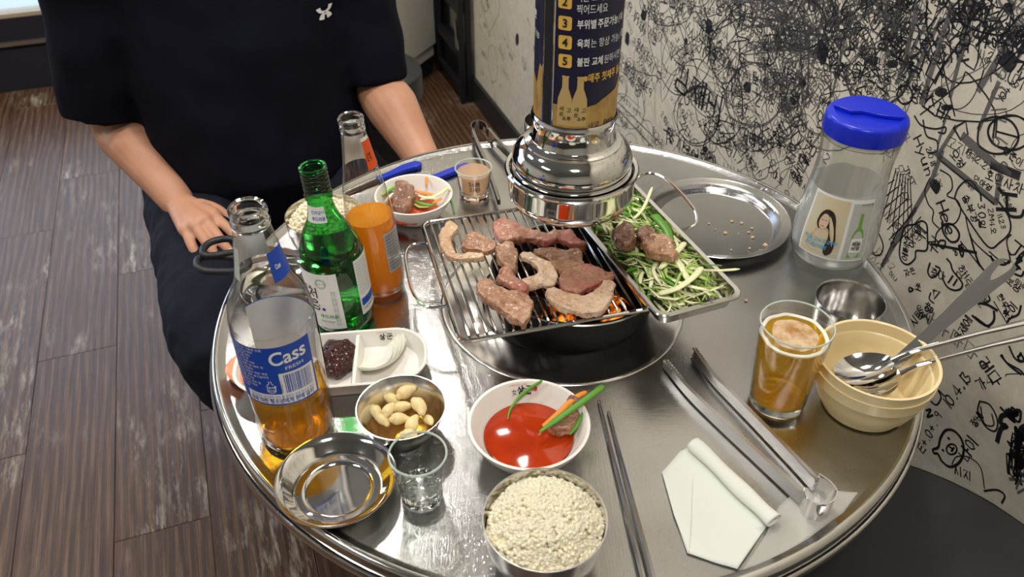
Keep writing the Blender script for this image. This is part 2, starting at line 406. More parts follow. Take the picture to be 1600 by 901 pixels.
def struct(o, label=None):
    o['kind'] = 'structure'
    if label: o['label'] = label
    return o
def copy_tree(o, parent=None):
    c = o.copy(); COL.objects.link(c); c.parent = parent
    for ch in list(o.children): copy_tree(ch, c)
    return c
def fuse(mb, name, m, voxel, smooth=6, parent=None, loc=None, factor=.5, decim=None, rotz=0.0):   # overlapping solids -> one continuous skin
    o = mb.build(name, m, None, smooth=True, sharp=0)
    r = o.modifiers.new('r', 'REMESH'); r.mode = 'VOXEL'; r.voxel_size = voxel; r.use_smooth_shade = True
    if smooth:
        q = o.modifiers.new('s', 'SMOOTH'); q.iterations = smooth; q.factor = factor
    if decim:
        q = o.modifiers.new('d', 'DECIMATE'); q.ratio = decim
    dg = bpy.context.evaluated_depsgraph_get(); me = bpy.data.meshes.new_from_object(o.evaluated_get(dg)); me.name = name
    o.modifiers.clear(); old = o.data; o.data = me; bpy.data.meshes.remove(old)
    me.polygons.foreach_set('use_smooth', [True]*len(me.polygons))
    if parent: o.parent = parent
    if loc is not None: o.location = loc
    o.rotation_euler = (0, 0, rotz)
    return o
def wobble(o, amp, freq, seed=0.0, along=None):
    me = o.data; nn = [v.normal.copy() for v in me.vertices]
    for v, n in zip(me.vertices, nn):
        p = v.co*freq+Vector((seed, seed*1.7, seed*.3)); v.co += n*amp*mnoise.noise(p)
    me.update()
# --- printed text
_F = {}
def glyphs(body, bold=False):                          # flat mesh of a line of text, height 1 = font size, starts at 0,0
    key = (body, bold)
    if key not in _F:
        cu = bpy.data.curves.new('t', 'FONT'); cu.body = body; cu.size = 1.0; cu.resolution_u = 4
        if bold: cu.offset = .018
        o = bpy.data.objects.new('t', cu); COL.objects.link(o); bpy.context.view_layer.update()
        me = bpy.data.meshes.new_from_object(o)
        vs = [tuple(v.co) for v in me.vertices]; fs = [tuple(p.vertices) for p in me.polygons]
        bpy.data.objects.remove(o); bpy.data.curves.remove(cu); bpy.data.meshes.remove(me)
        x0 = min(v[0] for v in vs); x1 = max(v[0] for v in vs)
        _F[key] = ([(a-x0, b) for a, b, _ in vs], fs, x1-x0)
    return _F[key]
def text(mb, body, x, y, size, to3, bold=False, width=None, shear=0.0, align='L', rot=0.0):
    vs, fs, w = glyphs(body, bold); sx = size if width is None else width/w
    x0 = x - (w*sx if align == 'R' else w*sx/2 if align == 'C' else 0)
    out = []
    for a, b in vs:
        px, py = a*sx+shear*b*size, b*size
        if rot: px, py = px*cos(rot)-py*sin(rot), px*sin(rot)+py*cos(rot)
        out.append(to3(x0+px, y+py))
    mb.add(out, fs)
def cylmap(r, a0, z0, eps=.0003):                      # label coordinates (x to the right, y up) -> on a round surface; r may vary with height
    def f(x, y):
        rr = (r(z0+y) if callable(r) else r)+eps; a = a0+x/(rr)
        return (rr*cos(a), rr*sin(a), z0+y)
    return f
def patch(mb, to3, x0, x1, y0, y1, nx=24, ny=6):
    mb.grid(lambda i, j: to3(x0+(x1-x0)*i, y0+(y1-y0)*j), nx, ny)
def poly2(mb, pts, to3):
    mb.add([to3(*p) for p in pts], [tuple(range(len(pts)))])
# --- handwriting: strokes of Hangul letters, Latin letters and digits in a unit box
def circ(cx=.5, cy=.5, rx=.5, ry=.5, n=12): return [(cx+rx*cos(2*pi*i/n+1.6), cy+ry*sin(2*pi*i/n+1.6)) for i in range(n+1)]
CONS = ['g','gg','n','d','dd','l','m','b','bb','s','ss','o','j','jj','ch','k','t','p','h']
CS = {'g':[[(0,1),(1,1),(.75,0)]],'n':[[(0,1),(0,0),(1,.05)]],'d':[[(1,1),(0,1),(0,0),(1,0)]],
 'l':[[(0,1),(1,1),(1,.52),(0,.5),(0,0),(1,0)]],'m':[[(0,1),(1,1),(1,0),(0,0),(0,1)]],'b':[[(0,1),(0,0),(1,0),(1,1)],[(0,.5),(1,.5)]],
 's':[[(.5,1),(0,0)],[(.42,.7),(1,0)]],'o':[circ()],'j':[[(0,1),(1,1),(.5,.5),(0,0)],[(.5,.5),(1,0)]],
 'ch':[[(.3,1.1),(.7,1.1)],[(0,.85),(1,.85),(.5,.45),(0,0)],[(.5,.45),(1,0)]],'k':[[(0,1),(1,1),(.75,0)],[(0,.55),(.9,.55)]],
 't':[[(1,1),(0,1),(0,0),(1,0)],[(0,.5),(1,.5)]],'p':[[(0,1),(1,1)],[(0,0),(1,0)],[(.3,1),(.3,0)],[(.7,1),(.7,0)]],
 'h':[[(.3,1.1),(.7,1.1)],[(0,.82),(1,.82)],circ(.5,.32,.35,.32)]}
for a, b in (('gg','g'),('dd','d'),('bb','b'),('ss','s'),('jj','j')):
    CS[a] = [[(x*.45+o, y) for x, y in st] for o in (0, .55) for st in CS[b]]
VS = ['a','ae','ya','yae','eo','e','yeo','ye','o','wa','wae','oe','yo','u','wo','we','wi','yu','eu','ui','i']
VV = {'a':[[(.3,1),(.3,0)],[(.3,.5),(1,.5)]],'ae':[[(.2,1),(.2,0)],[(.2,.5),(.8,.5)],[(.8,1),(.8,0)]],'ya':[[(.3,1),(.3,0)],[(.3,.65),(1,.65)],[(.3,.35),(1,.35)]],
 'eo':[[(.8,1),(.8,0)],[(0,.5),(.8,.5)]],'e':[[(.5,1),(.5,0)],[(0,.5),(.5,.5)],[(.95,1),(.95,0)]],'yeo':[[(.8,1),(.8,0)],[(0,.65),(.8,.65)],[(0,.35),(.8,.35)]],'i':[[(.5,1),(.5,0)]]}
VV['yae'] = VV['ae']; VV['ye'] = VV['e']
VH = {'o':[[(.5,1),(.5,.2)],[(0,.2),(1,.2)]],'yo':[[(.35,1),(.35,.2)],[(.65,1),(.65,.2)],[(0,.2),(1,.2)]],'u':[[(0,.8),(1,.8)],[(.5,.8),(.5,0)]],'yu':[[(0,.8),(1,.8)],[(.35,.8),(.35,0)],[(.65,.8),(.65,0)]],'eu':[[(0,.5),(1,.5)]]}
MIX = {'wa':('o','a'),'wae':('o','ae'),'oe':('o','i'),'wo':('u','eo'),'we':('u','e'),'wi':('u','i'),'ui':('eu','i')}
JONG = ['','g','gg','g','n','n','n','d','l','l','l','l','l','l','l','l','m','b','b','s','ss','o','j','ch','k','t','p','h']
LAT = {'H':[[(0,1),(0,0)],[(0,.5),(.8,.5)],[(.8,1),(.8,0)]],'y':[[(0,.6),(.35,.1)],[(.7,.6),(.1,-.35)]],'u':[[(0,.6),(0,.15),(.2,0),(.5,.1),(.6,.6)],[(.6,.6),(.6,0)]],'n':[[(0,.6),(0,0)],[(0,.4),(.3,.6),(.55,.45),(.55,0)]],
 'e':[[(0,.33),(.6,.33),(.5,.6),(.2,.62),(0,.35),(.1,.05),(.4,0),(.6,.1)]],'J':[[(.1,1),(.9,1)],[(.6,1),(.6,.2),(.4,0),(.1,.15)]],'M':[[(0,0),(0,1),(.4,.4),(.8,1),(.8,0)]],'T':[[(0,1),(1,1)],[(.5,1),(.5,0)]],
 'L':[[(0,1),(0,0),(.7,0)]],'U':[[(0,1),(0,.2),(.3,0),(.6,.2),(.6,1)]],'N':[[(0,0),(0,1),(.7,0),(.7,1)]],'G':[[(.8,.85),(.5,1),(.1,.8),(0,.4),(.2,.05),(.6,0),(.8,.2),(.8,.45),(.5,.45)]],'C':[[(.8,.85),(.5,1),(.1,.8),(0,.4),(.2,.05),(.6,0),(.8,.15)]],
 'E':[[(.7,1),(0,1),(0,0),(.7,0)],[(0,.5),(.6,.5)]],'O':[circ(.4,.5,.4,.5)],'A':[[(0,0),(.4,1),(.8,0)],[(.15,.35),(.65,.35)]],'B':[[(0,0),(0,1),(.5,.9),(.5,.6),(0,.5),(.6,.4),(.6,.1),(0,0)]],'K':[[(0,1),(0,0)],[(.7,1),(0,.45),(.7,0)]],
 '0':[circ(.35,.5,.32,.5)],'1':[[(.3,1),(.3,0)]],'2':[[(0,.8),(.3,1),(.6,.75),(0,0),(.7,0)]],'3':[[(0,.95),(.5,.95),(.2,.55),(.6,.35),(.3,0),(0,.1)]],'4':[[(.5,0),(.5,1),(0,.3),(.7,.3)]],'5':[[(.6,1),(.1,1),(.05,.55),(.5,.55),(.6,.2),(.3,0),(0,.1)]],
 '6':[[(.5,1),(.1,.5),(.1,.1),(.4,0),(.6,.25),(.4,.45),(.1,.3)]],'7':[[(0,.95),(.65,.95),(.25,0)]],'8':[[(.5,.9),(.1,.85),(.5,.3),(.3,0),(.05,.2),(.6,.8),(.3,1)]],'9':[[(.6,.7),(.3,.5),(.05,.75),(.3,1),(.6,.8),(.5,0)]],
 '.':[[(.15,.02),(.2,.08)]],'/':[[(0,0),(.5,1)]],'+':[[(.3,.8),(.3,.2)],[(0,.5),(.6,.5)]],'!':[[(.2,1),(.2,.35)],[(.2,.1),(.22,.04)]]}
def fit_st(sts, x0, y0, w, h): return [[(x0+x*w, y0+y*h) for x, y in st] for st in sts]
def char_strokes(ch):
    o = ord(ch)-0xAC00
    if 0 <= o < 11172:
        c, v, j = CONS[o//588], VS[o % 588//28], JONG[o % 28]; out = []; b = .36 if j else 0.0
        if v in VV:
            out += fit_st(CS[c], 0, b+.08, .48, .84-b); out += fit_st(VV[v], .55, b, .4, 1-b)
        elif v in VH:
            out += fit_st(CS[c], .14, b+(1-b)*.5, .66, (1-b)*.48); out += fit_st(VH[v], 0, b, .95, (1-b)*.42)
        else:
            h, q = MIX[v]; out += fit_st(CS[c], .03, b+(1-b)*.45, .46, (1-b)*.5); out += fit_st(VH[h], 0, b, .6, (1-b)*.38); out += fit_st(VV[q], .62, b, .34, 1-b)
        if j: out += fit_st(CS[j], .12, 0, .66, .3)
        return out, 1.1
    if ch in LAT: return LAT[ch], (.35 if ch in '.1!' else .95)
    return [], .5
def smooth2(st, k=3):
    if len(st) < 3 or len(st) > 10: return st
    return [(p.x, p.y) for p in cr([(x, y, 0) for x, y in st], k)]
def write(mb, body, x, y, size, ang, w, to3, jit=.07, vertical=False):
    ox, oy = 0.0, 0.0
    for ch in body:
        sts, adv = char_strokes(ch)
        for st in sts:
            p = [(ox+a+random.uniform(-jit, jit)*.6, oy+b+random.uniform(-jit, jit)*.6) for a, b in st]
            p = [(x+size*(a*cos(ang)-b*sin(ang)), y+size*(a*sin(ang)+b*cos(ang))) for a, b in (smooth2(p) if len(st) > 4 else p)]
            mb.ribbon(p, w*random.uniform(.8, 1.2), to3=to3)
        if vertical: oy -= 1.2
        else: ox += adv+.08
    return ox*size

# ================================================================== the room
def rbox(name, m, lo, hi, parent=None, smooth=False):
    return MB().box(lo, hi).build(name, m, parent, rotz=0.0 if parent else A20, smooth=smooth)
floor = struct(rbox('floor', M['black_metal'], (-3.3, -2.6, -.06), (.95, 3.5, -.0085)))
pm = MB().box((.0004, .0004, -.008), (.1776, .8996, 0))
pk = pm.build('plank', M['plank'], floor, smooth=False)
bm = bmesh.new(); bm.from_mesh(pk.data); bmesh.ops.bevel(bm, geom=[e for e in bm.edges if all(v.co.z > -.001 for v in e.verts)], offset=.0009, segments=1, affect='EDGES'); bm.to_mesh(pk.data); bm.free()
first = True
for c in range(-18, 6):
    u0 = -.39 + c*.178 + 0.178
    off = (1.456 + .3*c) % .9
    for r in range(-1, 4):
        v0 = off + .9*r
        if u0 < -3.2 or u0+.17 > .86 or v0 > 3.35 or v0 < -.6: continue
        o = pk if first else pk.copy()
        if not first: COL.objects.link(o); o.parent = floor
        o.location = (u0, v0, 0); first = False
wall = struct(rbox('wall_right', M['wall'], (UW, -2.6, 0), (.95, 3.5, CEIL)))
struct(rbox('baseboard_right', M['black_plastic'], (UW-.012, -2.5, 0.0002), (UW-.0002, 3.42, .095)))
struct(rbox('wall_left', M['plain_wall'], (-3.3, -2.6, 0), (-3.2, 3.5, CEIL)))
struct(rbox('wall_back', M['plain_wall'], (-3.2, -2.6, 0), (UW, -2.5, CEIL)))
struct(rbox('ceiling', M['ceiling'], (-3.3, -2.6, CEIL), (.95, 3.5, CEIL+.1)))
# storefront: low black panels under a long window
VF = 3.425
wf = struct(rbox('wall_front', M['front_black'], (-3.2, VF, 0), (UW, 3.5, .158)))
MB().box((-3.2, VF+.012, .158), (UW, 3.5, .172)).build('seam', M['black_metal'], wf, smooth=False)
MB().box((-3.2, VF-.006, .172), (UW, 3.5, .188)).build('ledge', M['dull_steel'], wf, smooth=False)
MB().box((-3.2, VF, .188), (UW, 3.5, .272)).build('sash_panel', M['front_black'], wf, smooth=False)
MB().box((-3.2, VF, 2.2), (UW, 3.5, CEIL)).build('header_panel', M['plain_wall'], wf, smooth=False)
MB().box((.3, VF, .29), (UW, 3.5, 2.2)).build('side_panel', M['plain_wall'], wf, smooth=False)
wn = struct(rbox('window_1', M['tan'], (-3.2, VF+.004, .272), (.3, 3.495, .286)))
MB().box((-3.2, VF+.03, .286), (.3, VF+.036, 2.2)).build('pane', M['window_glass'], wn, smooth=False)
for u in (-3.18, -2.0, -.865):
    MB().box((u, VF+.006, .286), (u+.012, 3.49, 2.2)).build('mullion', M['front_black'], wn, smooth=False)
MB().box((.288, VF+.006, .286), (.3, 3.49, 2.2)).build('mullion', M['front_black'], wn, smooth=False)
og = struct(rbox('ground_outside', M['outside'], (-6, 3.5, -.12), (3, 9.5, -.06)))
MB().box((-1.5, 3.62, -.06), (.2, 4.05, .04)).build('step', M['white'], og, smooth=False)

# ---- handwriting all over the plastered wall
def wto3(x, y): return (UW-.0002, -x, y)
ink = MB(); faint = MB()
def wtext(body, p0, p1, h, w=None, mb=None, jit=.07, fitlen=True):
    a, b = wl(*p0), wl(*p1); ang = atan2(b[1]-a[1], b[0]-a[0]); ln = sum(char_strokes(c)[1]+.08 for c in body)-.1; h2 = min(h*1.15, sqrt((b[1]-a[1])**2+(b[0]-a[0])**2)/ln); w2 = (w or max(.0016, h*.13))*min(1, .35+.65*h2/h)
    write(mb or ink, body, a[0], a[1], h2, ang, min(w2, h2*.16), wto3, jit)
def wline(pts, w, mb=None, k=5, closed=False):
    q = [(*wl(*p), 0) for p in pts]; q = [(p.x, p.y) for p in cr(q, k, closed)] if k else [(p[0], p[1]) for p in q]
    (mb or ink).ribbon(q + ([q[0]] if closed else []), w, to3=wto3)
def wfill(pts, mb=None):
    q = [wl(*p) for p in pts]; (mb or ink).add([wto3(*p) for p in q], [tuple(range(len(q)))])
def off(o, s, pts): return [(o[0]+x/s, o[1]+y/s) for x, y in pts]
# words that can be read in the photograph
wtext('Hyun', (1428, 217), (1449, 280), .036, .0052); wtext('Hee', (1463, 318), (1481, 372), .040, .0052)
wfill(off((1360, 180), 3.754, [(345, 395), (365, 372), (385, 376), (392, 390), (410, 395), (412, 425), (400, 455), (385, 465), (365, 440), (350, 415)]))
wtext('2018.', (1447, 232), (1458, 268), .018); wtext('3.27.', (1460, 272), (1470, 298), .018)
wtext('JMT', (1411, 263), (1424, 292), .022); wtext('19.12.24', (1507, 238), (1549, 272), .018)
wtext('모정민', (1507, 284), (1520, 300), .018); wtext('민아영', (1521, 282), (1548, 300), .024, .004); wtext('모정', (1484, 242), (1502, 266), .022)
wtext('송부경', (1503, 308), (1521, 350), .022); wtext('11.28', (1558, 334), (1566, 360), .016); wtext('2M4오', (1544, 326), (1549, 366), .018); wtext('30일', (1528, 318), (1530, 358), .018)
wtext('예뻐ME', (1417, 408), (1424, 362), .018); wtext('이건영', (1428, 388), (1440, 352), .017); wtext('아영DA', (1398, 386), (1404, 350), .014)
wtext('이근석', (1562, 300), (1578, 330), .028, .0045); wtext('명준이', (1566, 238), (1596, 262), .026, .004)
wtext('E+.0+. 9', (1443, 708), (1474, 648), .017, .0028); wtext('10.4.13', (1484, 640), (1520, 588), .015, .0026)
wtext('거다', (1530, 565), (1556, 606), .030, .0036); wtext('가4', (1532, 610), (1556, 598), .034, .004); wtext('정배', (1525, 668), (1538, 650), .026, .003)
wtext('나이', (1513, 722), (1530, 690), .022, .003); wtext('시지', (1492, 740), (1520, 752), .02, .0026)
wtext('이미', (1432, 478), (1440, 500), .020, .0032); wtext('시팀', (1430, 510), (1444, 490), .020, .0034); wtext('고양', (1450, 506), (1460, 478), .020, .0034)
wtext('이나', (1389, 428), (1400, 442), .020, .003); wtext('자쓴', (1416, 432), (1432, 426), .024, .004); wtext('쏘', (1430, 452), (1440, 456), .024, .0045); wtext('즛마', (1455, 430), (1478, 438), .020, .0035)
wtext('용제에', (1500, 535), (1520, 500), .022, .0034); wtext('보삼', (1572, 440), (1592, 458), .022, .0034); wtext('현우', (1558, 462), (1570, 484), .018, .003); wtext('이비', (1586, 440), (1600, 452), .022, .003); wtext('훈이', (1577, 500), (1592, 478), .02, .003)
wtext('LUNG', (1081, 60), (1112, 76), .024, .003); wtext('2017.6.9', (1127, 146), (1168, 178), .018, .003); wtext('CL', (1155, 96), (1172, 106), .022)
wtext('거타민', (1158, 216), (1196, 238), .030, .0045); wtext('7기', (1131, 190), (1148, 204), .034, .004); wtext('김재비', (1054, 134), (1128, 200), .052, .0055); wtext('마포', (1208, 276), (1222, 290), .020)
wtext('보석', (1176, 130), (1196, 140), .022); wtext('우리영', (1206, 128), (1246, 168), .030, .004); wtext('사랑해', (1222, 118), (1258, 140), .026, .0036); wtext('영원히', (1205, 232), (1230, 200), .024); wtext('왔다감', (1248, 290), (1284, 216), .022, .003)
wtext('0+7', (1470, 46), (1490, 22), .024, .003); wtext('AB', (1520, 30), (1546, 18), .036, .005); wtext('10+7', (1565, 160), (1592, 132), .022, .003); wtext('비밀', (1400, 30), (1420, 60), .03, .004); wtext('이라', (1578, 62), (1596, 70), .024, .003)
wtext('TF', (1036, 222), (1052, 232), .028, .003); wtext('OK', (1096, 252), (1112, 260), .022, .003)
wtext('8로', (1493, 400), (1510, 390), .024, .003)
# drawings: pig, bubbles, clouds, hearts, hatching, circles, flowers
pig = off((1420, 540), 3.466, [(200, 458), (245, 460), (285, 505), (298, 570), (275, 630), (225, 655), (180, 625), (158, 585), (138, 582), (132, 562), (160, 548), (172, 500)])
wline(pig, .0042, closed=True); wline(off((1420, 540), 3.466, [(205+28*cos(t/8*2*pi)+28, 560+28*sin(t/8*2*pi)) for t in range(8)]), .003, closed=True)
wline(off((1420, 540), 3.466, [(222, 548), (240, 560), (230, 572), (245, 552)]), .003)
for q in ((215, 500), (184, 564)): wline(off((1420, 540), 3.466, [q, (q[0]+3, q[1]+3)]), .004, k=0)
wline(off((1420, 540), 3.466, [(235, 640), (260, 600), (330, 605), (390, 660), (410, 770)]), .002)
wline(off((1420, 540), 3.466, [(410, 785), (480, 780), (520, 810), (505, 850)]), .003)
wline(off((1420, 540), 3.466, [(505, 50), (530, 90), (600, 130), (622, 155)]), .003); wline(off((1420, 540), 3.466, [(545, 5), (570, 60), (600, 85), (622, 80), (612, 50), (590, 60)]), .003)
wline(off((1420, 540), 3.466, [(385, 300), (375, 360), (420, 440), (470, 460), (480, 400), (440, 320), (385, 300)]), .0026); wline(off((1420, 540), 3.466, [(390, 330), (410, 420), (460, 430), (450, 370)]), .0022)
wline(off((1420, 540), 3.466, [(480, 515), (500, 450), (530, 435), (500, 420), (505, 380), (560, 370)]), .007)
cy = [(590+random.gauss(0, 26), 620+random.gauss(0, 62)) for _ in range(80)]; wline(off((1420, 540), 3.466, cy), .0022, k=6)
cy = [(600+random.gauss(0, 22), 500+random.gauss(0, 40)) for _ in range(40)]; wline(off((1420, 540), 3.466, cy), .003, k=6)
cy = [(560+random.gauss(0, 30), 370+random.gauss(0, 30)) for _ in range(26)]; wline(off((1420, 540), 3.466, cy), .0035, k=5)
wline(off((1420, 540), 3.466, [(110, 290), (150, 320), (175, 280), (160, 240), (190, 270)]), .003); wline(off((1420, 540), 3.466, [(95, 350), (120, 345), (100, 385), (130, 375)]), .0035)
b3 = (1360, 180); s3 = 3.754
wline(off(b3, s3, [(200, 660), (260, 640), (300, 620), (330, 640), (335, 700), (330, 790), (270, 795), (262, 840), (220, 875), (180, 850), (172, 780)]), .003, closed=True)
wline(off(b3, s3, [(410, 320), (470, 360), (480, 430), (450, 470), (510, 500), (530, 560), (500, 630), (430, 650), (390, 690), (380, 740)]), .0022); wline(off(b3, s3, [(350, 370), (320, 440), (340, 520), (370, 560), (365, 620), (400, 660)]), .0022)
wline(off(b3, s3, [(430, 640), (480, 640), (520, 690), (510, 735), (470, 740), (430, 690), (420, 630)]), .0034)
wline(off(b3, s3, [(360, 755), (620, 805)]), .004, k=0); wline(off(b3, s3, [(585, 700), (610, 790), (640, 880)]), .003)
wline(off(b3, s3, [(395, 760), (410, 735), (440, 740), (430, 780), (410, 770)]), .003); wline(off(b3, s3, [(520, 770), (545, 780), (540, 830), (525, 800), (520, 770)]), .003)
wline(off(b3, s3, [(495, 480), (520, 420), (580, 380), (640, 450), (650, 500)]), .0026); wline(off(b3, s3, [(500, 490), (560, 590), (690, 770), (760, 745), (820, 680), (810, 590), (740, 490)]), .0026)
wline(off(b3, s3, [(380, 220), (740, 510)]), .007, faint, k=0); wline(off(b3, s3, [(395, 250), (725, 520)]), .003, k=0); wline(off(b3, s3, [(740, 500), (760, 350)]), .007, faint, k=0)
wline(off(b3, s3, [(550, 130), (740, 300), (860, 350)]), .012, faint, k=0); wline(off(b3, s3, [(720, 295), (860, 350)]), .010, k=0)
wline(off(b3, s3, [(395, 235), (500, 70)]), .006, faint, k=0); wline(off(b3, s3, [(490, 75), (560, 35), (572, 110), (530, 145), (490, 75)]), .003, k=0)
wline(off(b3, s3, [(630, 130), (650, 40), (740, 10), (830, 40), (870, 130), (820, 210), (720, 225), (640, 180), (630, 130)]), .003)
wline(off(b3, s3, [(735, 5), (720, 130)]), .003, k=0); wline(off(b3, s3, [(745, 5), (735, 130)]), .0022, k=0); wline(off(b3, s3, [(740, 95), (870, 130)]), .0025, k=0)
wline(off(b3, s3, [(260, 5), (300, 60), (380, 80), (440, 70), (435, 105), (400, 100)]), .0026); wline(off(b3, s3, [(310, 30), (330, 120), (390, 150), (390, 210), (340, 220)]), .0026); wline(off(b3, s3, [(445, 5), (400, 160)]), .004, faint, k=0)
wline(off(b3, s3, [(70, 880), (360, 380), (420, 215)]), .007, faint, k=0); wline(off(b3, s3, [(60, 900), (150, 700), (270, 540)]), .0022, k=0)
for k in range(7): wline(off(b3, s3, [(150+k*14, 320+k*10), (70+k*30, 600+k*26)]), .0018, k=0); wline(off(b3, s3, [(60+k*10, 430+k*60), (140+k*26, 380+k*36)]), .0018, k=0)
wline(off(b3, s3, [(10, 760), (15, 700), (45, 690), (75, 760), (60, 815), (20, 815), (10, 760)]), .0026)
wline(off(b3, s3, [(755, 430), (780, 460), (855, 470)]), .005, k=0); wline(off(b3, s3, [(745, 550), (850, 555)]), .005, k=0); wline(off(b3, s3, [(800, 470), (810, 580), (880, 595), (900, 560)]), .004)
wline(off(b3, s3, [(825, 700), (800, 740), (820, 860), (760, 850), (700, 800)]), .002); wline(off(b3, s3, [(900, 800), (870, 830), (890, 850), (860, 870), (880, 900)]), .0026)
wline(off(b3, s3, [(530, 740), (640, 880)]), .002, k=0); wline(off(b3, s3, [(560, 600), (600, 730), (740, 860)]), .002)
b4 = (1400, 400); s4 = 4.505
wline(off(b4, s4, [(330, 160), (360, 215), (410, 240), (455, 230), (468, 195), (440, 150), (400, 100), (385, 50), (360, 20)]), .003); wline(off(b4, s4, [(370, 185), (400, 140)]), .003, k=0); wline(off(b4, s4, [(405, 205), (430, 165)]), .003, k=0)
wline(off(b4, s4, [(240, 50), (225, 110), (250, 150), (290, 130), (310, 90), (280, 70)]), .003); wline(off(b4, s4, [(265, 240), (310, 250), (270, 300), (265, 240)]), .003, k=0); wline(off(b4, s4, [(245, 260), (235, 300), (265, 330)]), .0026)
wline(off(b4, s4, [(100, 220), (122, 235), (95, 250), (92, 225)]), .003); wline(off(b4, s4, [(565, 0), (590, 60), (660, 150)]), .003); wline(off(b4, s4, [(670, 0), (690, 40), (760, 60), (800, 30)]), .003)
wline(off(b4, s4, [(580, 330), (640, 340), (710, 380)]), .004); wline(off(b4, s4, [(690, 390), (690, 450), (650, 490), (600, 470), (540, 420)]), .0036); wline(off(b4, s4, [(560, 430), (680, 520)]), .003, k=0); wline(off(b4, s4, [(690, 320), (800, 500)]), .0016, k=0)
wline(off(b4, s4, [(580, 300), (640, 270), (660, 310), (620, 330)]), .003); wline(off(b4, s4, [(850, 20), (880, 0), (840, 60), (870, 80), (820, 110), (880, 140), (900, 110)]), .003)
wline(off(b4, s4, [(780, 480), (800, 440), (860, 410), (880, 350)]), .003); wline(off(b4, s4, [(740, 700), (800, 770), (880, 830)]), .0034); wline(off(b4, s4, [(880, 680), (860, 720), (890, 740)]), .003)
wline(off(b4, s4, [(590, 750), (610, 790), (640, 770), (610, 740), (590, 750)]), .003)
# dark blobs and heavy marks
def blob(px, py, rx, ry, n=14): wfill([(px+rx*random.uniform(.75, 1.1)*cos(2*pi*k/n), py+ry*random.uniform(.75, 1.1)*sin(2*pi*k/n)) for k in range(n)])
blob(1577, 95, 16, 17); blob(1108, 42, 6, 14); blob(1168, 136, 7, 9); blob(1006, 24, 5, 9); blob(1072, 65, 3, 6); blob(980, 60, 4, 12); blob(1395, 100, 10, 8); blob(1364, 95, 10, 8); blob(1470, 143, 12, 8); blob(1480, 168, 10, 6); blob(1285, 82, 10, 20); blob(1575, 12, 9, 10); blob(808, 62, 3, 10); blob(1255, 130, 5, 6); blob(1102, 234, 4, 6)
for c, rx, ry in (((1256, 38), 34, 40), ((1250, 10), 60, 40), ((1090, 180), 34, 46), ((1178, 150), 44, 50), ((1370, 120), 50, 44), ((1414, 148), 12, 14), ((1578, 208), 34, 26), ((1508, 62), 8, 10)):
    for t in range(2): wline([(c[0]+rx*cos(2*pi*k/10)*random.uniform(.9, 1.1), c[1]+ry*sin(2*pi*k/10)*random.uniform(.9, 1.1)) for k in range(10)], .0022, faint if rx > 40 else ink, closed=True)
for p, w in (([(1432, 10), (1414, 100)], .008), ([(1488, 8), (1440, 160)], .008), ([(1520, 0), (1500, 90)], .01), ([(1470, 30), (1420, 130)], .006), ([(1408, 2), (1395, 50)], .008), ([(1560, 130), (1530, 200)], .006), ([(1590, 40), (1530, 140)], .008), ([(1445, 40), (1400, 130)], .005), ([(1500, 90), (1485, 150)], .006), ([(960, 165), (1022, 232)], .004), ([(966, 160), (1034, 226)], .003), ([(1330, 20), (1300, 150)], .005), ([(1250, 60), (1255, 160)], .005), ([(1265, 40), (1262, 150)], .005)):
    wline(p, w, faint, k=0)
# the rest: words, loops and lines on top of each other, densest high on the wall
SYL = '가나다라마바사아자차하민지수영현우진경준호은정서연윤희재성혜미보라소주고기사랑해왔다감맛집최고행복친구영원히여기좋아'
def rpx():
    while True:
        px, py = random.uniform(745, 1620), random.uniform(-60, 800)
        x, y = wl(px, py)
        if -2.75 < x < -.36 and .1 < y < 1.25: return px, py, x, y
def dens(px, py):
    if px < 960: return .45
    if px < 1240: return .75 if py < 260 else .3
    if px < 1400: return max(.06, .9*max(0, 1-max(0, py-60)/170.0))
    return max(.015, .45*max(0, 1-py/150.0))
cnt = 0
while cnt < 620:
    px, py, x, y = rpx()
    if random.random() > dens(px, py): continue
    cnt += 1; h = random.choice([.012, .014, .016, .018, .022, .028]); ang = random.gauss(-.25, .4)
    if px < 830: h *= .8
    mb = ink if random.random() < .62 else faint
    if random.random() < .72:
        write(mb, ''.join(random.choice(SYL) for _ in range(random.choice([2, 3, 3, 4]))), x, y, h, ang, h*random.uniform(.06, .13), wto3, .09)
    else:
        write(mb, random.choice(['2017.6.9', '19.4.13', '2018.3.2', '11.28', 'OK', 'LUNG', 'JMT', '20.1.7', 'HAHA', '100']), x, y, h*.9, ang, h*.1, wto3, .08)
cnt = 0
while cnt < 210:
    px, py, x, y = rpx()
    if random.random() > dens(px, py)**1.3: continue
    cnt += 1; mb = ink if random.random() < .45 else faint; w = random.choice([.0010, .0013, .0016, .0022]); t = random.random()*.80; s = random.choice([.02, .03, .05, .08, .12])
    if t < .35:
        k = random.randint(8, 12); e = random.uniform(.5, 1.4)
        q = [(x+s*cos(2*pi*i/k)*random.uniform(.9, 1.1), y+e*s*sin(2*pi*i/k)*random.uniform(.9, 1.1), 0) for i in range(k+2)]
    elif t < .5:
        q = [(x+s*.9*(16*sin(a)**3)/16, y+s*.9*(13*cos(a)-5*cos(2*a)-2*cos(3*a)-cos(4*a))/16, 0) for a in [2*pi*i/14 for i in range(15)]]
    elif t < .75:
        a = random.uniform(-pi, pi); q = [(x+s*1.6*i/3*cos(a)+random.gauss(0, s*.2), y+s*1.6*i/3*sin(a)+random.gauss(0, s*.2), 0) for i in range(4)]
    else:
        q = [(x+random.gauss(0, s*.4), y+random.gauss(0, s*.4), 0) for i in range(random.randint(6, 16))]
    q = [(p.x, p.y) for p in cr(q, 4)]
    if all(.1 < b < 1.6 for a, b in q): mb.ribbon(q, w, to3=wto3)
cnt = 0
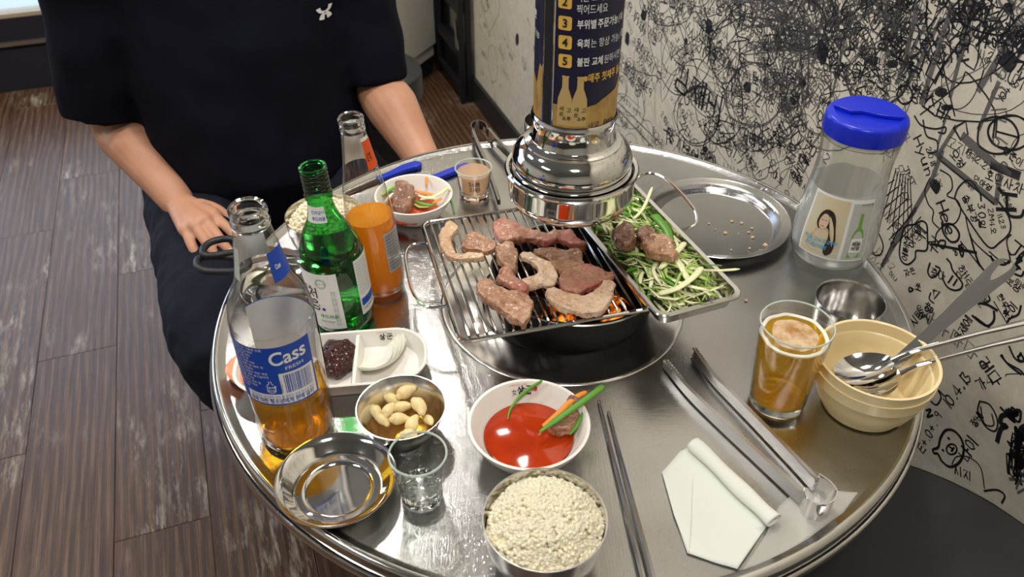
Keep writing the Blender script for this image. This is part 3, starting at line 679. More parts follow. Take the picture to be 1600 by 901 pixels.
while cnt < 230:                                       # the writing goes on above and beside what the camera sees
    x, y = random.uniform(-2.6, .5), random.uniform(.2, 1.85)
    if not (y > 1.12 or x > -.33): continue
    cnt += 1; h = random.choice([.016, .02, .026, .034]); write(ink if random.random() < .6 else faint, ''.join(random.choice(SYL) for _ in range(random.choice([2, 3, 4]))), x, y, h, random.gauss(-.2, .4), h*random.uniform(.07, .12), wto3, .09)
for k in range(26):                                    # the almost black corner of scribble
    px, py = random.gauss(1245, 40), random.gauss(15, 34); q = [(*wl(px+random.gauss(0, 26), py+random.gauss(0, 24)), 0) for _ in range(12)]
    faint.ribbon([(p.x, p.y) for p in cr(q, 5)], .0022, to3=wto3)
g = ink.build('graffiti', M['marker'], wall, smooth=False); g['kind'] = 'stuff'; g['label'] = 'black marker handwriting and doodles'
g = faint.build('graffiti', M['marker_grey'], wall, smooth=False); g['kind'] = 'stuff'; g['label'] = 'faded grey marker lines and scribbles'

# ================================================================== furniture behind
def drum_stool(loc, r, h, label, seat_m='leather'):
    t = thing('drum_stool', label, 'stool', loc)
    MB().lathe([(0, .0), (r*.94, .0), (r*.95, .01), (r*.93, .02), (r*.93, h-.06), (0, h-.06)], 48).build('drum', M['black_metal'], t)
    MB().lathe([(r*.955, h-.075), (r*1.0, h-.07), (r*1.0, h-.012), (r*.955, h-.012)], 48, close=True).build('band', M['dull_steel'] if seat_m != 'leather' else M['black_plastic'], t)
    MB().lathe([(0, h-.06), (r*.95, h-.06), (r*.992, h-.05), (r*.996, h-.012), (r*.985, h-.003), (r*.95, h), (r*.5, h+.003), (0, h+.003)], 64).build('seat', M['leather'], t)
    return t
st = drum_stool((.392, .462, 0), .252, .547, 'wide round stool with a black vinyl seat between table and written wall')
MB().lathe([(.2515, .536), (.2535, .538), (.2535, .541), (.2515, .542)], 96, close=True).build('piping', M['dull_steel'], st)
drum_stool((-.398, 2.09, 0), .158, .46, 'black drum stool standing in front of the off-white cabinet')
drum_stool((-.51, 1.425, 0), .16, .435, 'black drum stool the person in navy sits on')
fr = thing('refrigerator', 'off-white enamel refrigerator with a black plinth behind the drum stool', 'refrigerator', rw(.785, 3.055), A20+R(45))
MB().box((-.5, 0.0, .07), (0, .44, 1.75)).build('body', M['fridge'], fr, smooth=False)
MB().box((-.497, .006, 0), (-.003, .43, .07)).build('plinth', M['black_plastic'], fr, smooth=False)
MB().box((-.498, -.012, .12), (-.002, -.0005, 1.72)).build('door', M['fridge'], fr, smooth=False)
rk = thing('metal_rack', 'black metal rack with dark panels standing against the written wall', 'rack', rw(0, 0), A20)
for (u, v) in ((.797, 2.735), (.824, 2.735), (.797, 3.045), (.824, 3.045)):
    MB().box((u, v, 0), (u+.019, v+.022, 1.0)).build('post', M['black_metal'], rk, smooth=False)
for z in (.035, .17, .33, .52, .75, .97):
    MB().box((.799, 2.757, z), (.841, 3.045, z+.022)).build('rail', M['black_metal'], rk, smooth=False)
for z0, z1 in ((.057, .17), (.192, .33), (.352, .52), (.542, .75)):
    MB().box((.824, 2.757, z0), (.827, 3.045, z1)).build('panel', M['window_glass'] if z0 > .15 else M['black_plastic'], rk, smooth=False)
for dv in (-.006, .012):
    MB().tube([(.792, 2.744+dv, .21), (.790, 2.747, .315)], .0035, 8).build('strut', M['steel'], rk)

# ================================================================== the table
TC = (.0616, .798)
tb = thing('round_table', 'round stainless steel table with a raised rim and charcoal pit', 'table', (TC[0], TC[1], 0))
Z = TZ
MB().lathe([(.098, Z-.004), (.098, Z), (.30, Z), (.3995, Z), (.4015, Z+.0006), (.4080, Z+.0048), (.4100, Z+.0058), (.4125, Z+.0058), (.4145, Z+.0040), (.4155, Z-.002), (.4160, Z-.010), (.4160, Z-.016), (.41, Z-.018), (.30, Z-.018), (.098, Z-.018)], 160).build('tabletop', [M['table']], tb, sharp=50)
MB().lathe([(.4085, Z+.0062), (.4100, Z+.0068), (.4122, Z+.0068), (.4146, Z+.0052), (.4160, Z+.0010), (.4165, Z-.0085), (.4158, Z-.0085), (.4150, Z+.0012), (.4140, Z+.0046), (.4105, Z+.0058)], 160, close=True).build('rim', M['rim'], tb)
MB().lathe([(.414, Z-.020), (.414, Z-.0105), (.4192, Z-.0110), (.4192, Z-.020)], 160, close=True, fr=lambda a, z: 1+.0012*mnoise.noise((cos(a)*30, sin(a)*30, z*40))).build('rim_seam', M['iron'], tb)
pr = [(.4186+.0024*cos(a), Z-.0150+.0058*sin(a)) for a in [2*pi*k/10 for k in range(10)]]
MB().lathe(pr, 160, close=True).build('rim_band', M['rim'], tb)
MB().lathe([(.0, 0), (.23, 0), (.235, .01), (.2, .05), (.19, .4), (.2, Z-.05), (.26, Z-.019), (0, Z-.019)], 64).build('pedestal', M['dull_steel'], tb)
MB().lathe([(.104, Z+.0004), (.104, Z+.003), (.120, Z+.0010), (.142, Z+.0010), (.1465, Z+.0016), (.1482, Z+.0012), (.149, Z+.0003)], 128, close=True).build('pit_ring', M['steel'], tb)

# charcoal pit, coals
PC = (.078, .797)
pt = thing('charcoal_pot', 'sooty round iron charcoal pot under the wire grate', 'charcoal pot', (PC[0], PC[1], TZ))
MB().lathe([(0, -.03), (.088, -.03), (.091, .002), (.0925, .012), (.0985, .034), (.1015, .044), (.1035, .0485), (.1015, .0500), (.0985, .0485), (.093, .034), (.086, .012), (.083, -.022), (0, -.022)], 72,
           fr=lambda a, z: 1+.012*mnoise.noise((cos(a)*7, sin(a)*7, z*60))).build('pot', M['iron'], pt)
MB().lathe([(.1005, .0488), (.1030, .0500), (.1045, .0490), (.1030, .0475)], 72, close=True).build('rim', M['dull_steel'], pt)
k = 0
for (cx, cy, s) in [(.002, -.045, .017), (.030, -.040, .018), (-.026, -.042, .016), (.050, -.020, .017), (.012, -.018, .018), (-.018, -.012, .016), (-.050, -.022, .016), (.042, .012, .017), (.008, .012, .018), (-.036, .018, .017), (.02, .042, .017), (-.014, .046, .016), (.056, .040, .014), (-.054, .048, .014), (.028, -.066, .014), (-.008, -.066, .013)]:
    hot = cy < .0 and cx > -.04
    o = MB().ell((0, 0, 0), (s*1.15, s*.9, s*.85), 14, 10).build('charcoal', M['ember'] if hot else M['coal'], None, (PC[0]+cx, PC[1]+cy, TZ+.006+random.uniform(-.003, .006)), sharp=0, rotz=random.uniform(0, 3))
    wobble(o, s*.35, 70, k)
    tag(o, 'glowing orange lump of charcoal near the front of the pot' if hot else 'dark lump of charcoal at the back of the pot', 'charcoal', 'glowing coals' if hot else 'dark coals'); k += 1

# ================================================================== wire grate and its side tray
GA = R(15); gx = Vector((cos(GA), sin(GA), 0)); gy = Vector((-sin(GA), cos(GA), 0)); G0 = Vector((-.0545, .6615, TZ+.0535))
gr = thing('grill_grate', 'rectangular wire grill grate holding meat over the charcoal', 'grill grate', G0, GA)
GW, GL = .258, .236; rc = .012
def rrect(x0, y0, x1, y1, r, z, n=5):
    out = []
    for cx, cy, a0 in ((x1-r, y1-r, 0), (x0+r, y1-r, 90), (x0+r, y0+r, 180), (x1-r, y0+r, 270)):
        out += [(cx+r*cos(R(a0+90*i/n)), cy+r*sin(R(a0+90*i/n)), z) for i in range(n+1)]
    return out
MB().tube(rrect(0, 0, GW, GL, rc, 0), .0026, 8, closed=True).build('frame', M['chrome'], gr)
nw = 25; first = None
for i in range(nw):
    x = .010+(GW-.02)*i/(nw-1)
    if first is None:
        first = MB().tube([(0, GL-.001, -.0005), (0, GL-.006, .0030), (0, GL*.5, .0034), (0, .006, .0030), (0, .001, -.0005)], .0016, 6).build('wire', M['chrome'], gr); o = first
    else:
        o = first.copy(); COL.objects.link(o); o.parent = gr
    o.location = (x, 0, 0)
MB().tube(cr([(0, GL*.80, 0), (-.018, GL*.82, -.001), (-.030, GL*.76, -.002), (-.034, GL*.60, -.003), (-.034, GL*.42, -.003), (-.024, GL*.30, -.002), (0, GL*.27, 0)], 6), .0019, 8).build('handle', M['chrome'], gr)
TA = R(21.5); T0 = Vector((.159, .678, TZ+.0590))
ty = thing('side_tray', 'narrow steel tray of shredded scallions along the grill grate', 'tray', T0, TA)
TWd, TLn, TH = .094, .262, .021
def tray_mesh(mb, w, l, h, fl=.007, th=.0009):
    def ring(x0, y0, x1, y1, r, z): return rrect(x0, y0, x1, y1, r, z, 4)
    loops = [ring(-fl, -fl, w+fl, l+fl, .014, h-.0022), ring(-fl, -fl, w+fl, l+fl, .014, h-.0006), ring(-fl+.0012, -fl+.0012, w+fl-.0012, l+fl-.0012, .013, h+.0006), ring(-.001, -.001, w+.001, l+.001, .011, h), ring(.003, .003, w-.003, l-.003, .010, .003), ring(.006, .006, w-.006, l-.006, .008, .001)]
    n = len(loops[0]); vs = [p for lp in loops for p in lp]; fs = []
    for a in range(len(loops)-1):
        for k in range(n): fs.append((a*n+k, a*n+(k+1) % n, (a+1)*n+(k+1) % n, (a+1)*n+k))
    fs.append(tuple((len(loops)-1)*n+k for k in range(n))); mb.add(vs, fs)
tm = MB(); tray_mesh(tm, TWd, TLn, TH); to = tm.build('pan', M['steel'], ty)
so = to.modifiers.new('s', 'SOLIDIFY'); so.thickness = .0009; so.offset = -1
hx = TWd+.006
MB().tube(cr([(hx, TLn*.97, TH-.002), (hx+.022, TLn*.985, TH+.004), (hx+.034, TLn*.90, TH+.008), (hx+.036, TLn*.74, TH+.008), (hx+.032, TLn*.58, TH+.006), (hx+.020, TLn*.50, TH+.002), (hx, TLn*.50, TH-.002)], 6), .0020, 8).build('handle', M['chrome'], ty)

# shredded scallions heaped in the tray (nobody could count them)
def leek(n, cx0, cx1, cy0, cy1, z0, z1, L, W, seed):
    random.seed(seed); mb = MB()
    for i in range(n):
        x, y = random.uniform(cx0, cx1), random.uniform(cy0, cy1)
        q = ((x-(cx0+cx1)/2)/((cx1-cx0)/2))**2; z = z0+(z1-z0)*random.random()**.6*(1-.6*q)
        a = random.gauss(pi/2+.15, .75); l = L*random.uniform(.5, 1.2); w = W*random.uniform(.5, 1.4); cu = random.gauss(0, .35); tl = random.gauss(0, .12)
        mb.cur = random.choices([0, 1, 2], [.16, .34, .50])[0]
        pts = []
        for j in range(5):
            t = j/4-.5; aa = a+cu*t*2
            px, py = x+cos(aa)*l*t, y+sin(aa)*l*t
            px = min(max(px, .006), TWd-.006); py = min(max(py, .006), TLn-.006)
            pts.append((px, py, max(.004, z+l*tl*t-.006*(2*t)**2*random.random())))
        mb.tube(pts, [w*.55, w, w, w*.9, w*.4], 6, flat=.35)
    return mb
lk = leek(430, .012, TWd-.012, .012, TLn-.014, .004, .032, .060, .0021, 3)
random.seed(11)
for (p, c, w) in [ ([(.012, .03, .022), (.03, .022, .030), (.055, .030, .033), (.075, .045, .031)], 2, .0045), ([(.030, .125, .030), (.045, .095, .036), (.052, .060, .035), (.05, .03, .028)], 2, .0042),
                   ([(.062, .055, .026), (.085, .035, .030), (.104, .016, .040)], 2, .0024), ([(.06, .09, .03), (.068, .11, .038), (.066, .135, .044), (.072, .15, .036)], 0, .0055), ([(.05, .16, .03), (.07, .172, .034), (.092, .192, .048)], 2, .0022),
                   ([(.018, .20, .03), (.032, .18, .036), (.047, .165, .034)], 0, .0046), ([(.012, .105, .026), (.028, .085, .032), (.048, .055, .033), (.07, .02, .03)], 1, .003), ([(.018, .24, .03), (.024, .215, .040), (.03, .19, .034)], 2, .004),
                   ([(.05, .235, .03), (.045, .21, .042), (.05, .18, .034)], 2, .0036), ([(.02, .15, .03), (.012, .14, .034), (.004, .122, .034)], 1, .0026), ([(.078, .05, .03), (.081, .03, .042), (.080, .018, .050)], 0, .0016), ([(.03, .06, .03), (.06, .075, .036), (.08, .09, .034)], 2, .0040)]:
    lk.cur = c; pp = cr(p, 4); lk.tube(pp, [w*.5]+[w]*(len(pp)-2)+[w*.4], 8, flat=.35)
o = lk.build('scallion_shreds', [M['leek_green'], M['leek_mid'], M['leek_pale']], None, T0, sharp=0, rotz=TA)
tag(o, 'heap of green and white shredded scallions in the side tray', 'scallions', kind='stuff')

# ================================================================== meat
def meat(px, z, h, m, label, name='meat_slice', seed=0, group=None, edge=None):
    P = [at(x, y, z) for x, y in px]; c = sum(P, Vector())/len(P); c.z = TZ+z
    poly = [(p.x-c.x, p.y-c.y, 0) for p in P]; poly = [(p.x, p.y) for p in cr(poly, 3, True)]
    h *= .86; o = fuse(MB().prism(poly, 0, h), name, m, .0014, 5, None, c)
    wobble(o, h*.40, 70, seed); wobble(o, h*.16, 190, seed+5); wobble(o, h*.07, 480, seed+2)
    zm = min(v.co.z for v in o.data.vertices)
    for v in o.data.vertices: v.co.z -= zm
    tag(o, label, 'meat', group); return o
b5 = (640, 330)
def o5(pts): return [(640+x/4, 330+y/4) for x, y in pts]
GZ = .0592
meat(o5([(200, 150), (240, 100), (290, 105), (305, 140), (275, 170), (262, 220), (280, 275), (330, 300), (400, 292), (460, 300), (455, 325), (380, 330), (300, 338), (235, 310), (195, 250), (185, 195)]), GZ, .009, M['fat_pork'], 'curved pale pork strip at the back corner of the grate', seed=1)
meat(o5([(330, 230), (370, 190), (440, 180), (490, 215), (540, 235), (530, 280), (480, 300), (420, 285), (360, 285), (330, 260)]), GZ, .011, M['meat_brown'], 'grey-brown meat slice beside the curved pale strip', seed=2)
meat(o5([(520, 150), (545, 100), (590, 75), (625, 105), (680, 115), (740, 155), (800, 165), (870, 180), (930, 160), (1000, 165), (1040, 205), (1090, 230), (1085, 260), (1000, 245), (930, 225), (870, 240), (790, 225), (690, 215), (610, 228), (560, 210)]), GZ, .011, M['meat_pink'], 'long pink half-raw meat strip lying nearest the hood', seed=3)
meat(o5([(540, 270), (580, 250), (630, 238), (665, 270), (675, 340), (665, 400), (630, 420), (590, 390), (550, 340)]), GZ, .012, M['meat_brown'], 'small brown meat chunk in the middle of the grate', seed=4)
meat(o5([(770, 275), (850, 270), (920, 268), (980, 285), (1040, 275), (1075, 300), (1080, 345), (1095, 370), (1030, 385), (960, 420), (910, 400), (870, 350), (800, 310)]), GZ, .010, M['meat_brown'], 'rough brown meat slice behind the hooked pale fat strip', seed=5)
meat(o5([(685, 300), (740, 290), (800, 320), (860, 345), (910, 390), (925, 440), (900, 490), (830, 505), (750, 505), (700, 485), (710, 455), (770, 440), (810, 420), (790, 375), (740, 335), (695, 325)]), GZ+.0005, .009, M['fat'], 'hooked pale fat strip in the middle of the grate', seed=6)
meat(o5([(930, 440), (990, 405), (1060, 388), (1150, 385), (1220, 420), (1270, 410), (1275, 450), (1215, 470), (1170, 500), (1110, 525), (1040, 550), (960, 530), (925, 490)]), GZ, .011, M['meat_pink'], 'wide pinkish meat slice just behind the seared pale crescent', seed=7)
meat(o5([(850, 520), (900, 515), (960, 545), (1040, 570), (1120, 560), (1170, 510), (1220, 475), (1268, 490), (1268, 550), (1235, 620), (1170, 675), (1080, 680), (990, 655), (920, 625), (860, 575)]), GZ, .010, M['fat'], 'large seared pale crescent of fat near the front edge', seed=8)
meat(o5([(552, 430), (570, 390), (610, 400), (650, 445), (700, 485), (740, 515), (725, 548), (660, 535), (600, 500), (560, 475)]), GZ, .012, M['meat_pink'], 'narrow pink meat strip between chunk and big brown slab', seed=9)
meat(o5([(420, 530), (435, 475), (500, 478), (560, 510), (640, 545), (720, 575), (770, 610), (760, 670), (730, 745), (700, 750), (640, 710), (570, 660), (500, 610), (440, 575)]), GZ, .012, M['meat_brown'], 'big brown meat slab nearest the front corner of the grate', seed=10)
def o7(pts): return [(880+x/4, 280+y/4) for x, y in pts]
meat(o7([(305, 410), (330, 370), (380, 350), (425, 375), (445, 420), (420, 465), (370, 470), (325, 445)]), .086, .015, M['meat_dark'], 'small dark cooked meat lump on the tray scallions', seed=11)
meat(o7([(455, 385), (490, 362), (545, 365), (575, 400), (570, 450), (530, 475), (480, 440)]), .087, .015, M['meat_dark'], 'dark cooked meat piece touching the larger meat on the scallions', seed=12)
meat(o7([(475, 430), (560, 395), (640, 400), (680, 450), (705, 510), (690, 555), (640, 535), (580, 530), (510, 490)]), .090, .013, M['meat_brown'], 'large fatty cooked meat piece on the tray scallions', seed=13)

# ================================================================== exhaust hood and duct
HC = (.0655, .8015)
hd = thing('exhaust_hood', 'polished steel exhaust hood hanging over the grill', 'exhaust hood', (HC[0], HC[1], TZ))
MB().lathe([(.0445, .255), (.0455, .2535), (.0460, .251), (.0447, .2485), (.0440, .247), (.0440, .229), (.0446, .2275), (.0446, .2255), (.0452, .2245), (.0500, .2225), (.0520, .2215), (.0525, .2200), (.0575, .2170), (.0625, .2110), (.0655, .2030), (.0650, .1960), (.0630, .1910), (.0632, .1890), (.0655, .1885), (.0600, .187), (.04, .187)], 96).build('dome', M['chrome'], hd)
MB().lathe([(.0668, .186), (.0690, .1885), (.0722, .1890), (.0738, .1870), (.0730, .1845), (.0708, .1835), (.0700, .1800), (.0700, .1630), (.0692, .1565), (.0660, .1515), (.0615, .1488), (.0605, .1478), (.0585, .1475), (.0570, .1485), (.0600, .1510), (.0655, .1560), (.0670, .1650), (.0670, .182)], 96, close=True).build('catch_pan', M['chrome'], hd)
MB().lathe([(.0655, .1840), (.0655, .150), (.01, .150), (.01, .184)], 64, close=True).build('filter', M['dark_steel'], hd)
sc_ = oncyl(918, 230, HC, .044); MB().ell((.0445*cos(sc_[0]), .0445*sin(sc_[0]), .238), (.0022, .0022, .0022), 12, 8).build('screw', M['steel'], hd)
a_, z_ = oncyl(861, 323, HC, .0705); f = cylmap(.0702, a_, .1685)
cm = MB(); cm.tube([f(x, y) for x, y in [(-.0045, -.003), (.0045, -.003), (.0045, .003), (-.0045, .003)]], .0010, 6, closed=True); cm.build('clip', M['steel'], hd)
du = thing('exhaust_duct', 'vertical exhaust duct wrapped in a navy and gold printed sheet', 'duct', (HC[0], HC[1], TZ))
DR = .0431
MB().lathe([(DR-.0015, .2545), (DR, .2545), (DR, CEIL-TZ), (DR-.0015, CEIL-TZ)], 96).build('pipe', M['navy'], du)
def dto(px, py, eps=.0004):
    a, z = oncyl(px, py, HC, DR); return ((DR+eps)*cos(a), (DR+eps)*sin(a), z)
# golden hills along the foot of the sheet
_a0 = -pi/2
def dcyl(x, y, eps=.0003): return ((DR+eps)*cos(_a0+x/DR), (DR+eps)*sin(_a0+x/DR), y)
zb = .2550
hill = [(-.0677, .296), (-.060, .300), (-.052, .292), (-.046, .315), (-.043, .312), (-.040, .318), (-.0385, .302), (-.036, .300), (-.034, .286), (-.0315, .287), (-.030, .279), (-.0185, .279), (-.017, .286), (-.0150, .280), (-.012, .277), (.004, .276), (.012, .279), (.018, .2795), (.026, .284), (.036, .287), (.046, .289), (.056, .300), (.0677, .296)]
hm = MB()
for (x0, y0), (x1, y1) in zip(hill[:-1], hill[1:]):
    k = max(1, int((x1-x0)/.002))
    for i in range(k):
        xa, xb = x0+(x1-x0)*i/k, x0+(x1-x0)*(i+1)/k; ya, yb = y0+(y1-y0)*i/k, y0+(y1-y0)*(i+1)/k
        hm.add([dcyl(xa, zb), dcyl(xb, zb), dcyl(xb, yb), dcyl(xa, ya)], [(0, 1, 2, 3)])
hm.build('golden_hills', M['gold'], du, sharp=0)
pb = MB(); pb2 = MB()
def plain_bottle(mb, cx, z0, h, w, eps):
    prof = [(.5, 0), (.5, .42), (.47, .55), (.30, .70), (.22, .76), (.20, .97), (.24, .97), (.24, 1)]
    for (a, y0), (b, y1) in zip(prof[:-1], prof[1:]):
        n = 5
        for i in range(n):
            t0, t1 = -1+2*i/n, -1+2*(i+1)/n
            mb.add([dcyl(cx+a*w*t0, z0+h*y0, eps), dcyl(cx+a*w*t1, z0+h*y0, eps), dcyl(cx+b*w*t1, z0+h*y1, eps), dcyl(cx+b*w*t0, z0+h*y1, eps)], [(0, 1, 2, 3)])
a1 = (oncyl(882, 170, HC, DR)[0]-_a0)*DR; a2 = (oncyl(905, 170, HC, DR)[0]-_a0)*DR
plain_bottle(pb, a1, .2575, .053, .0150, .0006); plain_bottle(pb, a2, .2575, .053, .0150, .0008)
M['print_gold2'] = mat('pale_gold_print', (.56, .40, .16), .42)
pb.build('printed_bottles', M['print_gold2'], du, sharp=0)
tx = MB(); tb2 = MB(); ty2 = MB(); tk = MB()
def dxy(px, py): a, z = oncyl(px, py, HC, DR); return (a-_a0)*DR, z
def drow(num, py, parts):
    x, z = dxy(883, py); s = .0132
    rr_ = [(p[0], p[1]) for p in rrect(x-s/2, z-s/2, x+s/2, z+s/2, .0022, 0, 3)]
    poly2(ty2, rr_, lambda a, b: dcyl(a, b, .0005)); text(tk, num, x, z-.0038, .0112, lambda a, b: dcyl(a, b, .0008), True, align='C')
    xx = x+.0115
    for body, bold in parts:
        gw = glyphs(body, bold)[2]*.0094*.72; text(tx, body, xx, z-.0036, .0094, lambda a, b: dcyl(a, b, .0005), bold, width=gw); xx += gw+.0016
drow('2', 2, []); x, z = dxy(900, -4); text(tx, '먹는 고기는', x+.0008, z-.0030, .0098, lambda a, b: dcyl(a, b, .0005), width=.032); x, z = dxy(900, 12); text(tx, '찍어드세요', x+.0008, z-.0050, .0098, lambda a, b: dcyl(a, b, .0005), width=.030)
drow('3', 36, [('부위별', True), ('주문가능', True), ('(예: 꽃살)', False)]); drow('4', 66, [('육회', True), ('는 항상 가능', False), ('/ 특양', True)]); drow('5', 95, [('불판 교체', True), ('원하시면 말씀', False)])
x, z = dxy(912, 122); text(tb2, '※매주 첫째주 월요일', x, z-.004, .0100, lambda a, b: dcyl(a, b, .0005), True, width=.058)
txl = MB(); x, z = dxy(841, 50); text(txl, '일 가능', x+.004, z-.005, .0086, lambda a, b: dcyl(a, b, .0005), False, align='R'); x, z = dxy(838, 20); text(txl, '편', x+.003, z-.004, .0095, lambda a, b: dcyl(a, b, .0005), True, align='R')
for cx in (a1, a2):
    for q, bd in enumerate('새로'): text(tk, bd, cx-.0052, .2740-q*.0062, .0056, lambda a, b: dcyl(a, b, .0011))
    text(tk, '고', cx+.0022, .2728, .0058, lambda a, b: dcyl(a, b, .0011)); text(tk, '소주', cx-.0018, .2640, .0048, lambda a, b: dcyl(a, b, .0011), True)
    MB()
x, z = dxy(918, 196); text(tk, '새로', x, z-.003, .0075, lambda a, b: dcyl(a, b, .0006)); text(tk, 'Saero', x+.0175, z-.002, .0070, lambda a, b: dcyl(a, b, .0006), True, shear=.25)
tx.build('white_lettering', M['ink_white'], du, smooth=False); txl.build('white_lettering', M['ink_white'], du, smooth=False); tb2.build('yellow_lettering', M['ink_yellow'], du, smooth=False); ty2.build('yellow_badges', M['ink_yellow'], du, smooth=False); tk.build('black_lettering', M['ink_black'], du, smooth=False)
xs, _ = dxy(858, 100)
MB().grid(lambda i, j: dcyl(xs-.0052+.0104*i, .2552+(CEIL-TZ-.2552)*j, .0013), 6, 1).build('seam_channel', M['black_metal'], du, sharp=0)
for s in (-.0060, .0056):
    MB().tube([dcyl(xs+s, .2552, .0010), dcyl(xs+s, CEIL-TZ, .0010)], .0011, 6).build('seam_edge', M['chrome'], du)

# ================================================================== bottles
def bottle(name, label, c, prof, glass, thick, lip, tilt=0.0, fr=None):
    t = thing(name, label, 'bottle', (c[0], c[1], TZ+.0004+abs(sin(tilt))*.033)); t.rotation_euler = (0, tilt, 0)
    MB().lathe(prof, 64, fr=fr).build('glass_body', glass, t)
    MB().lathe(lip, 48, close=True).build('lip', thick, t)
    r0 = prof[1][0]
    MB().lathe([(0, .0035), (r0*.7, .003), (r0*.86, .0008), (r0*.97, .0014), (r0*1.02, .006), (r0*.9, .0085), (r0*.4, .0075), (0, .0072)], 48).build('glass_base', thick, t)
    return t
# --- clear beer bottle
BC = (-.2205, .586)
bp = [(0, .001), (.0335, .001), (.0368, .004), (.0385, .012), (.0385, .060), (.0388, .1535), (.0384, .160), (.0372, .169), (.0348, .179), (.0302, .189), (.0254, .199), (.0226, .210), (.0206, .222), (.0187, .235), (.0170, .246), (.0155, .254)]
bb = bottle('beer_bottle', 'clear glass beer bottle with blue label and a little beer left', BC, bp, M['glass'], M['glass_thick'],
            [(.0155, .253), (.0165, .255), (.0167, .259), (.0152, .2615), (.0150, .2635), (.0161, .2655), (.0163, .2700), (.0150, .2725), (.0128, .2715), (.0122, .266), (.0126, .254)])
MB().lathe([(0, .009), (.032, .009), (.0362, .014), (.0369, .030), (.0369, .0655), (0, .0655)], 48).build('beer', M['beer_deep'], bb)
MB().lathe([(.0389, .1565), (.0393, .158), (.0388, .1595)], 64).build('mould_ring', M['glass'], bb)
rb = .0389
aL = oncyl(369, 560, BC, rb)[0]-.35; aR, zR0 = oncyl(516, 608, BC, rb); _, zt = oncyl(440, 541, BC, rb); _, zb_ = oncyl(455, 631, BC, rb)
aR = oncyl(492, 575, BC, rb)[0]
LW = (aR-aL)*rb; LH = zt-zb_
fm = cylmap(rb, aL, zb_); f2 = cylmap(rb, aL, zb_, .0006); f3 = cylmap(rb, aL, zb_, .0009)
q = MB(); patch(q, fm, 0, LW, 0, LH, 40, 1); lab = q.build('back_label', M['blue_label'], bb, sharp=0)
w = MB(); vis = LW*.24                                  # the part turned away from the camera stays left
patch(w, f2, LW*.30, LW*.985, LH*.03, LH*.205, 24, 1); patch(w, f2, LW*.655, LW*.985, LH*.205, LH*.56, 14, 1)
text(w, 'Cass', LW*.60, LH*.70, LH*.30, f2, True, width=LW*.345, shear=.12, rot=.10); text(w, 'FRESH', LW*.73, LH*.605, LH*.075, f2, width=LW*.17, rot=.08)
LOR = '맥주 알코올 4.5% 원재료명 정제수 맥아 호프 전분 유통기한 병목 표기일까지 반품 및 교환은 구입처 소비자 상담실 부정불량식품 신고 국번없이 경고 지나친 음주는 뇌졸중'.split()
random.seed(5)
yy = LH*.945
while yy > LH*.23:
    xx = LW*.14; lim = LW*(.555 if yy > LH*.60 else .60 if yy > LH*.44 else .48)
    while True:
        wd = random.choice(LOR); gw = glyphs(wd)[2]*LH*.046
        if xx+gw > lim: break
        text(w, wd, xx, yy, LH*.046, f2); xx += gw+LH*.02
    yy -= LH*.057
w.build('white_print', M['ink_white'], lab, smooth=False)
k = MB(); x = LW*.70
while x < LW*.96:
    d_ = random.choice([.0004, .0007, .0011]); patch(k, f3, x, min(x+d_, LW*.965), LH*.22, LH*.53, 1, 1); x += d_+random.choice([.0004, .0006, .0009])
text(k, '8 801021 21', LW*.675, LH*.24, LH*.040, f3, rot=pi/2)
text(k, '19세 미만 청소년에게 판매 금지', LW*.33, LH*.052, LH*.085, f3, True, width=LW*.62)
for r_, yy in enumerate((.115, .155)): text(k, '음주운전은 살인행위 임신 중 음주는 위험 청소년 금지', LW*.34, LH*yy, LH*.034, f3, width=LW*.62)
k.build('blue_print', M['ink_blue'], lab, smooth=False)
rc_ = MB(); bx, by, s_ = LW*.565, LH*.30, LH*.13        # recycling mark: bottle outline with arrow
rc_.ribbon([(bx-.36*s_, by+.55*s_), (bx-.42*s_, by-.35*s_), (bx-.2*s_, by-.5*s_), (bx+.2*s_, by-.5*s_), (bx+.42*s_, by-.3*s_), (bx+.42*s_, by+.3*s_)], .0007, to3=f2)
rc_.ribbon([(bx-.36*s_, by+.55*s_), (bx-.14*s_, by+.72*s_), (bx-.12*s_, by+1.02*s_), (bx+.12*s_, by+1.02*s_), (bx+.14*s_, by+.72*s_), (bx+.3*s_, by+.6*s_)], .0007, to3=f2)
poly2(rc_, [(bx+.26*s_, by+.25*s_), (bx+.58*s_, by+.25*s_), (bx+.42*s_, by+.5*s_)], f2); text(rc_, '유리', bx, by+.05*s_, s_*.36, f2, True, align='C'); text(rc_, '재사용', bx, by-.32*s_, s_*.28, f2, True, align='C')
rc_.build('recycling_mark', M['ink_white'], lab, smooth=False)
q = MB(); f4 = cylmap(rb, aR+.72, zb_-.004); patch(q, f4, 0, .088, 0, LH+.002, 36, 1); fl_ = q.build('front_label', M['blue_label'], bb, sharp=0); q = MB(); patch(q, cylmap(rb, aR+.72, zb_-.004, -.0012), 0, .086, 0, LH+.002, 36, 1); q.build('label_backing', M['paper'], fl_, sharp=0)
def rneck(z):
    for (r0, z0), (r1, z1) in zip(bp[1:-1], bp[2:]):
        if z0 <= z <= z1: return r0+(r1-r0)*(z-z0)/(z1-z0)
    return bp[-1][0]
an = oncyl(424, 410, BC, .021)[0]
q = MB(); fn = cylmap(rneck, 0, .203); a0_ = an-.10
def neck_pt(i, j, eps=.0004, a0=a0_, sp=1.5, z0=.205, h=.029):
    z = z0+h*j; r = rneck(z)+eps; a = a0+sp*i; return (r*cos(a), r*sin(a), z)
q.grid(lambda i, j: neck_pt(i, j), 16, 5); nl = q.build('neck_label', M['blue_label'], bb, sharp=0)
w = MB(); text(w, 'Cass', .25, .40, .22, lambda a, b: neck_pt(a*.55, b, .0007), True, width=.34); w.build('white_print', M['ink_white'], nl, smooth=False)
